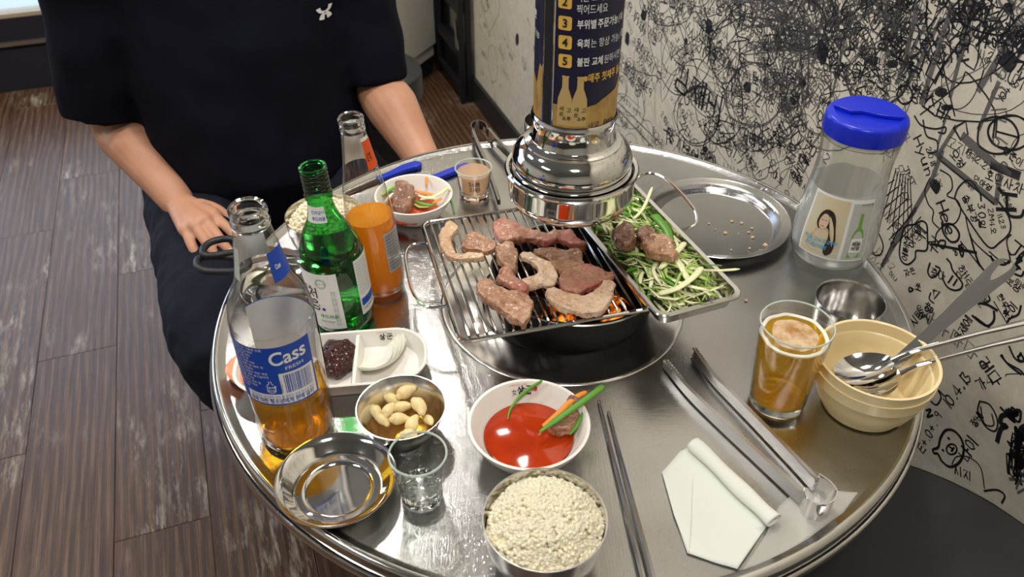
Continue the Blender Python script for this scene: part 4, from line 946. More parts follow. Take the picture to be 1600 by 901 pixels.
q = MB(); q.grid(lambda i, j: neck_pt(i, j, -.0006, an+2.2, 2.6, .207, .031), 20, 5); q.build('neck_label_back', M['paper'], bb, sharp=0)

# --- green liquor bottle
SC = (-.200, .765)
sp_ = [(0, .001), (.0310, .001), (.0338, .004), (.0352, .010), (.0360, .040), (.0365, .086), (.0358, .098), (.0328, .113), (.0270, .127), (.0205, .1385), (.0172, .146), (.0150, .155), (.0136, .164), (.0134, .168), (.0152, .170), (.0154, .175), (.0138, .1775)]
thr = []
for i in range(5): thr += [(.0136, .1785+i*.0050), (.0147, .1805+i*.0050), (.0147, .1818+i*.0050)]
sb_ = bottle('liquor_bottle', 'green glass liquor bottle with a screw thread and white labels', SC, sp_+thr+[(.0138, .2035)], M['green_glass'], M['green_thick'],
             [(.0138, .2030), (.0146, .2040), (.0146, .2066), (.0130, .2072), (.0116, .2062), (.0116, .203)], R(-2.6))
MB().lathe([(0, .008), (.031, .008), (.0345, .014), (.0354, .060), (0, .060)], 48).build('clear_liquor', M['plastic_clear'], sb_)
rs = .0366
aS0 = -pi/2-atan2(SC[0], SC[1])*-1
va = atan2(-SC[1], -SC[0])                              # direction from the bottle to the camera
l1 = va+.03; fm = cylmap(rs, l1-1.75, .013); f2 = cylmap(rs, l1-1.75, .013, .0006); LWs = 1.75*rs; LHs = .078
q = MB(); patch(q, fm, 0, LWs, 0, LHs, 30, 1); lab = q.build('front_label', M['paper'], sb_, sharp=0)
k = MB()
for i, ch in enumerate('처음처럼'):
    sts, _ = char_strokes(ch)
    for st in sts:
        k.ribbon(smooth2([(LWs*.40+(i//2)*-.016+x*.0125, LHs*.56-(i % 2)*.0175+y*.0135) for x, y in st]), .0019, to3=f2)
for i, ch in enumerate('새로처럼'[:2]):
    pass
k.build('brush_lettering', M['ink_black'], lab, smooth=False)
gr_ = MB(); gr_.ribbon([(LWs*.70+.0062*cos(a), LHs*.83+.0062*sin(a)) for a in [2*pi*i/24 for i in range(25)]], .0005, to3=f2)
gr_.ribbon([(LWs*.70+.0050*cos(a), LHs*.83+.0050*sin(a)) for a in [2*pi*i/24 for i in range(25)]], .0003, to3=f2)
text(gr_, 'SINCE 1926', LWs*.70, LHs*.82, .0022, f2, align='C'); text(gr_, '부드러운', LWs*.56, LHs*.20, .0062, f2, True); text(gr_, '16.5% 360ml', LWs*.56, LHs*.12, .0034, f2)
gr_.build('green_print', M['ink_green'], lab, smooth=False)
sm = MB()
for i in range(2): text(sm, '음주는 건강을 해칠 수 있습니다 부드러운 소주', LWs*(.90-.05*i), LHs*.70, .0026, f2, rot=-pi/2)
sm.build('grey_print', M['ink_grey'], lab, smooth=False)
bl = MB(); poly2(bl, [(LWs*.66+.0022*cos(a), LHs*.36+.0022*sin(a)) for a in [2*pi*i/16 for i in range(16)]], f2); bl.build('blue_seal', M['ink_blue'], lab, smooth=False)
fm = cylmap(rs, va+.62, .022); f2 = cylmap(rs, va+.62, .022, .0006)
q = MB(); patch(q, fm, 0, .040, 0, .076, 24, 1); lab = q.build('back_label', M['paper'], sb_, sharp=0)
w = MB(); yy = .070
while yy > .026: text(w, '주의 경고 지나친 음주는 간경화나 간암', .002, yy, .0030, f2, width=.034); yy -= .0042
text(w, '19세 미만 판매금지', .002, .006, .0038, f2, True, width=.034); w.build('grey_print', M['ink_grey'], lab, smooth=False)
w = MB(); patch(w, f2, .002, .030, .012, .022, 8, 1); w.build('blue_box', M['blue_label'], lab, sharp=0)
def rsn(z):
    for (r0, z0), (r1, z1) in zip(sp_[1:-1], sp_[2:]):
        if z0 <= z <= z1: return r0+(r1-r0)*(z-z0)/(z1-z0) if z1 > z0 else r0
    return .0136
def sn(i, j, eps=.0004): z = .1460+.0185*j; r = rsn(z)+eps; a = va-1.25+1.45*i; return (r*cos(a), r*sin(a), z)
q = MB(); q.grid(lambda i, j: sn(i, j), 14, 4); lab = q.build('neck_label', M['paper'], sb_, sharp=0)
w = MB(); text(w, '진짜같이', .30, .55, .26, lambda a, b: sn(a, b, .0007), False, width=.66); text(w, '부드러운', .34, .16, .28, lambda a, b: sn(a, b, .0007), True, width=.62); w.build('blue_print', M['ink_blue'], lab, smooth=False)

# --- fluted bottle of orange soda
OC = (-.1615, .8235)
op = [(0, .001), (.0245, .001), (.0268, .004), (.0280, .010), (.0286, .030), (.0288, .095), (.0282, .112), (.0252, .140), (.0215, .162), (.0180, .182), (.0155, .199), (.0138, .213), (.0130, .218)]
ob = bottle('soda_bottle', 'fluted clear soda bottle half full of orange drink', OC, op, M['glass'], M['glass_thick'],
            [(.0130, .2165), (.0142, .2185), (.0142, .2225), (.0130, .2245), (.0132, .2260), (.0143, .2275), (.0143, .2325), (.0130, .2345), (.0112, .2335), (.0108, .2265), (.0112, .2165)], R(-3.4),
            fr=lambda a, z: 1+(.020*cos(26*a) if .112 < z < .214 else 0))
MB().lathe([(0, .0085), (.0245, .0085), (.0268, .014), (.0275, .030), (.0277, .094), (.0275, .100), (.0274, .1075), (0, .1075)], 48).build('orange_drink', M['orange'], ob)
vo = atan2(-OC[1], -OC[0])
def ron(z):
    for (r0, z0), (r1, z1) in zip(op[1:-1], op[2:]):
        if z0 <= z <= z1: return r0+(r1-r0)*(z-z0)/(z1-z0)
    return .014
def on_(i, j, a0, sp, z0, h, eps=.0006): z = z0+h*j; r = ron(z)*1.012+eps; a = a0+sp*i; return (r*cos(a), r*sin(a), z)
q = MB(); q.grid(lambda i, j: on_(i, j, vo+.50, 1.2, .1745, .034), 12, 5); lab = q.build('neck_label', M['ink_red'], ob, sharp=0); lab.data.materials[0] = M['orange_label'] = mat('orange_label', (.75, .10, .015), .45)
w = MB(); text(w, '오렌지', .06, .3, .34, lambda a, b: on_(a*.5+.05, b, vo+.5, 1.2, .1745, .034, .0009), True, width=.6); w.build('black_print', M['ink_black'], lab, smooth=False)
q = MB(); q.grid(lambda i, j: on_(i, j, vo+.45, .9, .2085, .004), 8, 2); q.build('label_edge', M['paper'], ob, sharp=0)
q = MB(); q.grid(lambda i, j: on_(i, j, vo+2.3, 1.9, .172, .036, -.0014), 12, 5); q.build('neck_label_back', M['paper'], ob, sharp=0)
fm = cylmap(.0289, vo+.42, .038); f2 = cylmap(.0289, vo+.42, .038, .0007)
q = MB(); patch(q, fm, 0, .028, 0, .056, 16, 1); lab = q.build('side_label', M['dull_steel'], ob, sharp=0); lab.data.materials[0] = M['silver_label'] = mat('silver_label', (.50, .50, .50), .35, .3)
w = MB(); yy = .050
while yy > .004: text(w, '탄산음료 오렌지향 정제수 설탕', .002, yy, .0034, f2, width=.0235); yy -= .0046
w.build('black_print', M['ink_black'], lab, smooth=False)

# --- water bottle with blue cap
WC = (.4175, .8935)
wb = thing('water_bottle', 'clear plastic water bottle with a big blue screw cap', 'water bottle', (WC[0], WC[1], TZ+.0042))
wp = [(0, .002), (.043, .002), (.0470, .005), (.0505, .014), (.0525, .032), (.0518, .050), (.0497, .072), (.0465, .100), (.0440, .122), (.0432, .138), (.0438, .152), (.0455, .165), (.0455, .178)]
MB().lathe(wp, 72).build('plastic_body', M['plastic_clear'], wb)
wi = [(r*.955, z+.004) for r, z in wp[2:-2]]
M['frost'] = mat('frosted_plastic', (.80, .80, .78), .5); BS(M['frost']).inputs['Alpha'].default_value = .55
def wr(z, k=1.0):
    for (r0, z0), (r1, z1) in zip(wp[1:-1], wp[2:]):
        if z0 <= z <= z1: return (r0+(r1-r0)*(z-z0)/(z1-z0))*k
    return .045*k
vw = atan2(-WC[1], -WC[0])
MB().grid(lambda i, j: ((lambda z, a: (wr(z, .975)*cos(a), wr(z, .975)*sin(a), z))(.004+(.106+.006*mnoise.noise((cos(i*2*pi)*1.5, sin(i*2*pi)*1.5, 3)))*j, i*2*pi)), 64, 10).build('frosted_sleeve', M['frost'], wb, sharp=0)
MB().lathe([(.0420, .1715), (.0462, .172), (.0466, .1735), (.0462, .175), (.042, .175)], 72).build('neck_ring', M['plastic_clear'], wb)
MB().lathe([(.0464, .1775), (.0474, .1783), (.0476, .1810), (.0472, .1960), (.0462, .1995), (.0440, .2013), (.0380, .2020), (.0370, .2005), (.030, .2000), (0, .2000)], 120, fr=lambda a, z: 1+(.006*cos(80*a) if .1785 < z < .197 else 0)).build('cap', M['blue_cap'], wb)
fl = MB(); ca = vw+pi/2
pl = [(.040*cos(t), .040*sin(t)) for t in [pi*i/18 for i in range(19)]]+[(-.034, -.004), (-.018, -.010), (-.006, -.004), (.010, -.006), (.034, -.003)]
fl.prism([(x*cos(ca)-y*sin(ca), x*sin(ca)+y*cos(ca)) for x, y in pl], .2002, .2048); fo = fl.build('flap', M['blue_cap'], wb, sharp=30)
bv = fo.modifiers.new('b', 'BEVEL'); bv.width = .0008; bv.segments = 2
# label with a portrait print and a bottle print
def wm(x, y, eps=.0004): z = .024+y; r = wr(z)+eps; a = va_w+x/.050; return (r*cos(a), r*sin(a), z)
va_w = vw-.78
q = MB(); q.grid(lambda i, j: wm(.082*i, .086*j), 30, 8); lab = q.build('label', M['paper'], wb, sharp=0)
e2 = lambda x, y: wm(x, y, .0007); e3 = lambda x, y: wm(x, y, .0010); e4 = lambda x, y: wm(x, y, .0013); e5 = lambda x, y: wm(x, y, .0016)
M['lab_cream'] = mat('label_cream', (.62, .60, .46), .5); M['lab_grey'] = mat('label_grey', (.50, .50, .48), .5); M['print_hair'] = mat('print_dark_brown', (.035, .018, .014), .5); M['print_skin'] = mat('print_skin', (.72, .52, .38), .5); M['print_green'] = mat('print_green', (.16, .38, .06), .5); M['print_beige'] = mat('print_beige', (.62, .50, .30), .5)
LK(M['lab_cream'], ramp(M['lab_cream'], noise(M['lab_cream'], tex(M['lab_cream'], (10, 10, 10)), 1.2, 1), [(.35, (.66, .55, .36)), (.65, (.58, .64, .55))]), BS(M['lab_cream']).inputs['Base Color'])
q = MB(); q.grid(lambda i, j: e2(.003+.047*i, .003+.080*j), 18, 6); q.build('portrait_panel', M['lab_cream'], lab, sharp=0)
q = MB(); q.grid(lambda i, j: e2(.054+.027*i, .003+.078*j), 10, 6); q.build('bottle_panel', M['lab_grey'], lab, sharp=0)
def sm2(pts, k=4): return [(p.x, p.y) for p in cr([(x, y, 0) for x, y in pts], k, True)]
poly = lambda mb, pts, f: poly2(mb, pts, f)
q = MB(); poly2(q, sm2([(.010, .012), (.016, .034), (.020, .044), (.028, .044), (.036, .036), (.040, .012)]), e3); q.build('printed_shoulders', M['print_beige'], lab, smooth=False)
q = MB(); poly2(q, sm2([(.016, .048), (.018, .060), (.024, .067), (.032, .066), (.037, .058), (.040, .044), (.043, .028), (.042, .012), (.036, .006), (.032, .014), (.034, .030), (.032, .042), (.026, .044), (.020, .040)]), e4); q.build('printed_hair', M['print_hair'], lab, smooth=False)
q = MB(); poly2(q, sm2([(.0195, .054), (.019, .047), (.021, .042), (.025, .041), (.029, .045), (.030, .053), (.028, .060), (.023, .061)]), e5); q.build('printed_face', M['print_skin'], lab, smooth=False)
q = MB()
for (x, y, w_) in ((.0222, .0525, .0022), (.0268, .0528, .0022)): q.ribbon([(x-w_/2, y), (x+w_/2, y+.0003)], .0007, to3=lambda a, b: wm(a, b, .0019))
q.build('printed_eyes', M['print_hair'], lab, smooth=False)
q = MB(); q.ribbon([(.0225, .0448), (.0258, .0448)], .0009, to3=lambda a, b: wm(a, b, .0019)); q.build('printed_mouth', M['ink_red'], lab, smooth=False)
q = MB(); poly2(q, [(.060, .006), (.075, .006), (.075, .036), (.073, .044), (.0695, .050), (.0695, .068), (.0655, .068), (.0655, .050), (.062, .044), (.060, .036)], e3); q.build('printed_bottle', M['print_green'], lab, smooth=False)
q = MB(); poly2(q, [(.0605, .014), (.0745, .014), (.0745, .034), (.0605, .034)], e4); q.build('printed_label', M['paper'], lab, smooth=False)
q = MB(); text(q, '처음', .0675, .0245, .0062, e5, True, align='C'); text(q, '처럼', .0675, .0180, .0062, e5, True, align='C'); text(q, '부드러운 처음', .064, .0785, .0030, e3); q.build('black_print', M['ink_black'], lab, smooth=False)
q = MB(); random.seed(4); write(q, '흔들고부드러워', .006, .022, .0050, .02, .0007, e5, .05); write(q, '처음처럼', .010, .014, .0056, 0, .0007, e5, .05); q.build('cyan_handwriting', M['ink_cyan'], lab, smooth=False)

# ================================================================== bowls, plates, glasses
def lathe_thing(name, label, cat, c, prof, m, part='bowl', close=False, seg=72, z=0.0004, group=None):
    t = thing(name, label, cat, (c[0], c[1], TZ+z), group=group)
    MB().lathe(prof, seg, close=close).build(part, m, t); return t
def shell(prof, th):                                    # outer profile -> closed wall with the given thickness
    inn = [(max(r-th, 0), z+(th if r < 1e-6 or i == 0 else th*.6)) for i, (r, z) in enumerate(prof)]
    inn[-1] = (prof[-1][0]-th, prof[-1][1]); return prof+inn[::-1]
# rice bowls
def grains(mb, n, R_, zf, seed, s=1.0):
    random.seed(seed)
    for i in range(n):
        r = R_*sqrt(random.random()); a = random.uniform(0, 2*pi); x, y = r*cos(a), r*sin(a); z = zf(x, y)+random.uniform(-.0006, .0016)
        rot = Matrix.Rotation(random.uniform(0, 2*pi), 3, 'Z') @ Matrix.Rotation(random.uniform(-.7, .7), 3, 'Y')
        mb.ell((x, y, z), (.0040*s, .0021*s, .0019*s), 7, 5, rot)
def rice_bowl(c, r, h, label, rl, seed):
    t = lathe_thing('rice_bowl', label, 'bowl', c, shell([(0, .003), (.028, .003), (.030, 0), (.033, 0), (.034, .004), (.042, .010), (.0495*r/.0532, .022), (r*.985, .038), (r, h-.002), (r*1.006, h)], .0011), M['bowl_steel'])
    zf = lambda x, y: h*.74+.024*max(0, 1-((x*x+y*y)/(r*r*.92))**1.3)+.0032*mnoise.noise((x*55+seed, y*55, 0))
    mb = MB(); mb.lathe([(0, .012), (r*.7, .012), (r*.95, h*.70), (r*.90, h*.74)]+[(r*q, zf(r*q, 0)-.002) for q in (.8, .6, .4, .2)]+[(0, zf(0, 0)-.002)], 40)
    grains(mb, 1500 if r > .052 else 500, r*.93, zf, seed)
    o = mb.build('cooked_rice', M['rice'], None, (c[0], c[1], TZ+.0004), sharp=0); tag(o, rl, 'rice', kind='stuff')
rice_bowl((.028, .4375), .0532, .0545, 'steel bowl heaped with white rice at the front edge of the table', 'white rice heaped in the front steel bowl', 1)
p_ = at(506, 333, .055); rice_bowl((p_.x, p_.y), .050, .0545, 'steel rice bowl half hidden behind the green bottle', 'white rice in the steel bowl behind the green bottle', 2)
# garlic bowl
GBC = (-.1115, .5843)
lathe_thing('garlic_bowl', 'small steel bowl of peeled garlic in oil', 'bowl', GBC, shell([(0, .001), (.024, .0), (.027, .001), (.034, .010), (.0405, .023), (.0443, .0355), (.0452, .0362), (.0452, .0368)], .0009), M['bowl_steel'])
o = MB().lathe([(0, .0022), (.0262, .0024), (.0318, .0100), (0, .0100)], 48).build('garlic_oil', M['oil'], None, (GBC[0], GBC[1], TZ)); tag(o, 'shallow pool of oil in the garlic bowl', 'oil')
GLAB = ['large garlic clove at the far side of the heap in the small bowl', 'large pointed garlic clove on the side of the heap towards the grill', 'curved garlic clove at the far side touching the largest one', 'garlic clove at the edge of the heap towards the beer bottle', 'garlic clove standing on edge in the middle of the heap', 'garlic clove in the middle with its back to the pointed one', 'short cut garlic clove low in the oil towards the beer bottle', 'plump garlic clove lying across the front half of the heap', 'round end-on garlic clove next to the plump front one', 'small lone garlic clove by the bowl wall towards the grill', 'frontmost garlic clove seen through the rim of the shot glass']
def o3(x, y): return (320+x/4, 560+y/4)
cl = [(1255, 212, .030, 40, .0100), (1335, 297, .031, -55, .0100), (1170, 255, .024, -20, .0080), (1068, 335, .022, -60, .0085), (1150, 325, .024, 70, .0085), (1230, 305, .024, 15, .0085), (1110, 385, .020, -30, .0075), (1215, 378, .026, 20, .0090), (1300, 410, .026, 80, .0095), (1395, 385, .020, -50, .0070), (1275, 480, .026, -10, .0080)]
for i, (x, y, z, an_, s) in enumerate(cl):
    px, py = o3(x, y); p = at(px, py, z-.006); L_ = s*1.55
    mb = MB(); pts = cr([(-L_*.5, 0, 0), (-L_*.15, L_*.06, 0), (L_*.25, L_*.05, 0), (L_*.55, -L_*.06, 0)], 4); n = len(pts)
    mb.limb(pts, [s*(.40+.32*sin(pi*(j/(n-1))**.7)) for j in range(n)], 12)
    o = mb.build('garlic_clove', M['garlic'], None, p, sharp=0); wobble(o, s*.06, 90, i)
    o.rotation_euler = (random.uniform(-.2, .2), random.uniform(-.25, .25), R(an_)); tag(o, GLAB[i], 'garlic', 'peeled garlic cloves in the bowl')
# empty steel plate, steel cup, left plate, big tray, tumbler
lathe_thing('steel_plate', 'empty polished steel plate beside the empty shot glass', 'plate', (-.1665, .5085), [(0, .0012), (.026, .0010), (.030, .0012), (.0325, .0035), (.0345, .0038), (.0400, .0042), (.0415, .0070), (.0430, .0078), (.0500, .0150), (.0560, .0195), (.0572, .0197), (.0574, .0190), (.0560, .0185), (.0500, .0140), (.0420, .0050), (.034, .0006), (0, .0003)], M['chrome'], 'plate')
lathe_thing('steel_plate', 'small steel plate under the black-handled scissors', 'plate', (-.284, .818), [(0, .0012), (.036, .0012), (.038, .003), (.044, .0085), (.0525, .0120), (.0530, .0114), (.044, .0075), (.037, .0006), (0, .0003)], M['chrome'], 'plate')
lathe_thing('steel_cup', 'short steel cup standing behind the cream bowls', 'cup', (.3895, .7445), shell([(0, .002), (.030, .002), (.033, 0), (.0345, .003), (.0365, .015), (.0378, .040), (.0385, .0445), (.0388, .0455)], .0010), M['steel'])
lathe_thing('steel_tumbler', 'steel tumbler half hidden behind the exhaust hood', 'cup', (.050, 1.105), shell([(0, .002), (.026, .002), (.027, 0), (.029, .004), (.0325, .09)], .0009), M['steel'])
bt = lathe_thing('round_tray', 'large round steel tray with crumbs near the written wall', 'tray', (.2815, .9665), [(0, .0010), (.078, .0010), (.0805, .0018), (.0835, .0060), (.0880, .0110), (.0925, .0130), (.0985, .0145), (.1005, .0155), (.1012, .0148), (.0985, .0135), (.0920, .0120), (.0870, .0098), (.082, .0040), (.079, .0002), (0, .0002)], M['table'], 'tray', seg=120)
random.seed(9)
for i, (x, y, s) in enumerate([(1015, 335, 9), (1055, 262, 7), (1115, 272, 7), (1180, 305, 6), (1158, 330, 6), (910, 275, 5), (950, 312, 3), (1183, 362, 8), (1165, 430, 6), (1262, 410, 10), (1050, 440, 4), (1235, 445, 7), (690, 305, 4), (1095, 338, 3)]):
    px, py = 880+x/4, 280+y/4; p = at(px, py, .0026); r_ = s*.00028
    o = MB().ell((0, 0, 0), (r_*1.2, r_, r_*.7), 8, 6).build('crumb', M['crumb'], None, p, sharp=0); wobble(o, r_*.5, 600, i); tag(o, 'pale fried crumb lying in the large round steel tray', 'crumb', 'crumbs in the round tray')
for px, py in ((1166, 469), (1152, 452)):
    o = MB().ell((0, 0, 0), (.0024, .0017, .0012), 8, 6).build('crumb', M['crumb'], None, at(px, py, .0014), sharp=0); wobble(o, .001, 500, px); tag(o, 'pale crumb on the bare table top beside the side tray', 'crumb', 'crumbs on the table top')
# white sauce bowl in front
SBC = (.0166, .5615)
t = lathe_thing('sauce_bowl', 'white melamine bowl of red sauce in front of the grill', 'bowl', SBC, shell([(0, .0025), (.030, .0025), (.031, 0), (.035, 0), (.037, .003), (.046, .012), (.0535, .023), (.0590, .0345), (.0603, .0380)], .0030), M['white'])
def inb(x, y, eps=.0006):
    z = .022+y; r = .0478+(z-.022)/(.038-.022)*(.0573-.0478)-eps*2; a = pi/2+.22-x/.053; return (r*cos(a), r*sin(a), z+eps)
k = MB(); text(k, '女', -.0060, .0050, .0060, inb); write(k, '상군', .0010, .0050, .0070, 0, .0012, inb, .03); k.build('black_lettering', M['ink_black'], t, smooth=False)
k = MB(); text(k, '고기에 진심인 고깃집', -.008, .0128, .0021, inb); patch(k, inb, .0172, .0212, .0078, .0118, 3, 2); k.build('red_lettering', M['ink_red'], t, smooth=False)
o = MB().lathe([(0, .0070), (.036, .0070), (.0448, .0192), (.0440, .0196), (0, .0198)], 64, fr=lambda a, z: 1+.010*mnoise.noise((cos(a)*2, sin(a)*2, 0))).build('red_sauce', M['red_sauce'], None, (SBC[0], SBC[1], TZ)); tag(o, 'pool of glossy red chilli sauce in the front white bowl', 'sauce')
def o6(x, y): return (640+x/2.8075, 580+y/2.8075)
def strand(name, pts, rad, m, label, cat='vegetable', flat=None, group=None):
    P = [at(*o6(x, y), z) for x, y, z in pts]; c = P[0].copy(); mb = MB(); pp = cr([p-c for p in P], 5); mb.limb(pp, lerps(rad, 5) if len(rad) == len(pts) else [rad[0]]*len(pp), 8, flat=.42)
    return tag(mb.build(name, m, None, c, sharp=0), label, cat, group)
m_ = at(*o6(675, 215), .024); mb = MB(); mb.prism([(p.x-m_.x, p.y-m_.y) for p in [at(*o6(x, y), .022) for x, y in [(605, 262), (640, 235), (690, 190), (735, 160), (770, 150), (765, 185), (740, 225), (705, 275), (650, 285)]]], 0, .012)
o = fuse(mb, 'meat_slice', M['meat_brown'], .0015, 6, None, m_-Vector((0, 0, .003))); wobble(o, .003, 110, 3); tag(o, 'brown meat piece dipped in the red sauce under vegetable strips', 'meat')
m_ = at(*o6(720, 125), .042); mb = MB(); mb.ell((0, 0, 0), (.006, .004, .004), 12, 8); o = mb.build('meat_scrap', M['meat_dark'], None, m_, sharp=0); wobble(o, .003, 150, 2); tag(o, 'dark meat scrap on the rim of the sauce bowl', 'meat')
strand('carrot_strip', [(590, 235, .036), (650, 185, .040), (720, 120, .044), (768, 92, .046)], [.0022, .0032, .0036, .0026], M['carrot'], 'orange carrot strip laid across the dipped meat')
strand('scallion_strip', [(575, 262, .034), (640, 215, .041), (740, 145, .046), (840, 72, .052)], [.0016, .0034, .0040, .0040], M['leek_green'], 'broad green scallion strip reaching over the sauce bowl rim')
strand('scallion_strip', [(705, 275, .030), (735, 235, .032), (760, 180, .036)], [.0010, .0024, .0012], M['leek_green'], 'short green scallion strip beside the dipped meat')
strand('scallion_strip', [(432, 208, .021), (445, 160, .022), (500, 95, .032), (578, 42, .045)], [.0006, .0012, .0022, .0014], M['leek_green'], 'thin green scallion strip lying up the back of the sauce bowl')
# white bowl of dressed meat at the back
WBC = (-.1365, .9885)
lathe_thing('white_bowl', 'white bowl of dressed meat and vegetables beside the shot glass of drink', 'bowl', WBC, shell([(0, .0025), (.024, .0025), (.025, 0), (.029, 0), (.031, .003), (.040, .011), (.0475, .022), (.0528, .0335), (.0540, .0365)], .0026), M['white'])
def o4(x, y): return (570+x/6.667, 230+y/6.667)
def wpiece(name, pts, rad, m, label):
    P = [at(*o4(x, y), z) for x, y, z in pts]; c = P[0].copy(); mb = MB(); pp = cr([p-c for p in P], 5); mb.limb(pp, lerps(rad, 5), 8, flat=.38); return tag(mb.build(name, m, None, c, sharp=0), label, 'vegetable' if 'meat' not in name else 'meat')
m_ = at(*o4(410, 540), .022); poly = [(p.x-m_.x, p.y-m_.y) for p in [at(*o4(x, y), .026) for x, y in [(310, 450), (330, 395), (380, 375), (450, 395), (500, 440), (530, 500), (500, 570), (480, 640), (400, 680), (300, 670), (290, 600), (305, 520)]]]
mb = MB(); mb.prism(poly, 0, .016); o = fuse(mb, 'meat_slice', M['meat_dark'], .0015, 6, None, m_-Vector((0, 0, .004))); wobble(o, .003, 80, 9); tag(o, 'brown meat slice lying in the white bowl at the back', 'meat')
o = MB().lathe([(0, .008), (.033, .008), (.040, .0150), (.030, .0185), (0, .019)], 40).build('chilli_dressing', M['kimchi'], None, (WBC[0]-.006, WBC[1]-.004, TZ)); wobble(o, .003, 120, 2); tag(o, 'red chilli dressing around the meat in the white bowl', 'dressing')
wpiece('carrot_strip', [(500, 450, .026), (600, 470, .026), (720, 495, .027)], [.0024, .0034, .0028], M['carrot'], 'orange carrot strip in the white bowl at the back')
wpiece('carrot_strip', [(640, 315, .036), (645, 350, .034), (645, 385, .032)], [.0018, .0024, .0012], M['carrot'], 'short orange carrot bit on the inner wall of the white bowl')
wpiece('scallion_strip', [(520, 560, .024), (600, 585, .026), (680, 600, .026), (740, 590, .028)], [.0016, .0034, .0032, .0014], M['leek_green'], 'green scallion strip beside the meat in the white bowl')
wpiece('scallion_strip', [(520, 590, .023), (570, 620, .023), (660, 620, .025)], [.0016, .0024, .0014], M['leek_mid'], 'light green scallion strip low in the white bowl')
wpiece('onion_strip', [(590, 540, .026), (700, 520, .029), (800, 470, .034), (870, 420, .040), (890, 440, .041)], [.0022, .0040, .0044, .0030, .0014], M['leek_pale'], 'pale onion strip hanging over the white bowl rim')
wpiece('onion_strip', [(190, 490, .030), (250, 430, .031), (300, 400, .033)], [.0020, .0030, .0020], M['leek_mid'], 'pale green onion strip behind the meat in the white bowl')
wpiece('carrot_strip', [(720, 575, .029), (790, 540, .032)], [.0026, .0026], M['carrot'], 'small carrot piece on the onion strip of the white bowl')
wpiece('onion_strip', [(215, 560, .026), (250, 520, .030), (290, 480, .032)], [.0016, .0034, .0018], M['leek_pale'], 'white onion strip between meat and back wall of the white bowl')
wpiece('scallion_strip', [(235, 470, .030), (270, 440, .032), (310, 425, .032)], [.0014, .0030, .0016], M['leek_green'], 'dark green scallion strip behind the meat in the white bowl')
wpiece('onion_strip', [(560, 500, .026), (640, 525, .028), (740, 530, .030)], [.0018, .0036, .0020], M['leek_pale'], 'pale onion strip between the carrot and the scallions in the white bowl')
wpiece('scallion_sprig', [(930, 680, .0016), (915, 600, .002), (900, 540, .006), (905, 480, .010)], [.0010, .0013, .0012, .0008], M['leek_green'], 'thin green scallion sprig lying on the table beside the white bowl')
wpiece('scallion_sprig', [(915, 590, .002), (890, 540, .002), (882, 505, .003)], [.0010, .0010, .0006], M['leek_green'], 'tiny green scallion fork on the table beside the white bowl')
# shot glasses
M['rim_glass'] = mat('glass_rim', (.78, .90, .84), .08, 0, .55, 1.3); M['shot'] = thin_glass('shot_glass', (.95, .98, .965), .0, .05)
def shot_glass(c, r0, r1, h, label, zb=.010, flute=True):
    t = thing('shot_glass', label, 'glass', (c[0], c[1], TZ+.0004))
    MB().lathe([(r0*1.03, zb+.002), (r0+(r1-r0)*.5, h*.55), (r1, h-.0008)], 64).build('glass_wall', M['shot'], t)
    MB().lathe([(0, 0), (r0*.90, 0), (r0, .0015), (r0*1.01, .006), (r0*1.03, zb+.002), (r0*.94, zb+.0022), (r0*.75, zb), (0, zb-.0006)], 64,
               fr=(lambda a, z: 1+(.022*cos(12*a) if z < zb+.001 else 0)) if flute else None).build('glass_base', M['glass_thick'], t)
    MB().lathe([(r1-.0003+.0011*cos(a), h-.0008+.0012*sin(a)) for a in [2*pi*i/8 for i in range(8)]], 64, close=True).build('rim', M['rim_glass'], t); return t
shot_glass((-.086, .5035), .0195, .0266, .0600, 'empty clear shot glass between the steel plate and the rice', .013)
s2 = shot_glass((-.055, 1.0385), .0206, .0262, .0500, 'clear shot glass full of pale peach drink near the hood', .012)
o = MB().lathe([(0, .0128), (.0160, .0128), (.0188, .0165), (.0212, .028), (.0238, .0425), (0, .0425)], 48).build('peach_drink', M['pink_drink'], None, (-.055, 1.0385, TZ+.0004)); tag(o, 'pale peach drink filling the shot glass near the hood', 'drink')
vs_ = atan2(-1.0385, .055)
def sg(x, y): z = .0225+y; r = .0206+(.0262-.0206)*z/.05+.0006; a = vs_+x/.024; return (r*cos(a), r*sin(a), z)
k = MB(); random.seed(2); write(k, '처음', -.0072, .0090, .0072, 0, .0010, sg, .03); write(k, '처럼', -.0068, 0, .0072, 0, .0010, sg, .03); k.build('lettering', M['ink_black'], s2, smooth=False)
# beer glass
BG = (.2832, .6275); bh = .1085
t = thing('beer_glass', 'tall clear glass of golden beer beside the cream bowls', 'glass', (BG[0], BG[1], TZ+.0004))
gl = lambda z: .0288+(.0362-.0288)*z/bh
MB().lathe([(gl(.012), .012), (gl(.05), .05), (gl(bh), bh)], 72).build('glass_wall', M['glass'], t)
MB().lathe([(0, 0), (.0265, 0), (.0284, .0015), (.0290, .006), (.0292, .012), (.0270, .0125), (.015, .0105), (0, .0100)], 72).build('glass_base', M['glass_thick'], t)
MB().lathe([(.0362, bh-.0010), (.0366, bh), (.0362, bh+.0010), (.0352, bh+.0008), (.0350, bh-.0004)], 72, close=True).build('rim', M['rim_glass'], t)
bl_ = .0930
o = MB().lathe([(0, .0128), (.0265, .0128), (gl(.02)-.0012, .020), (gl(bl_)-.0012, bl_), (0, bl_)], 64).build('beer', M['beer'], None, (BG[0], BG[1], TZ+.0004)); tag(o, 'golden beer filling the tall clear glass', 'beer')
rf = gl(bl_)-.0015
M['film'] = spotted('foam_film', [(.35, (.42, .20, .06)), (.55, (.72, .52, .34)), (.7, (.80, .64, .46))], 55, .5); BS(M['film']).inputs['Alpha'].default_value = .75
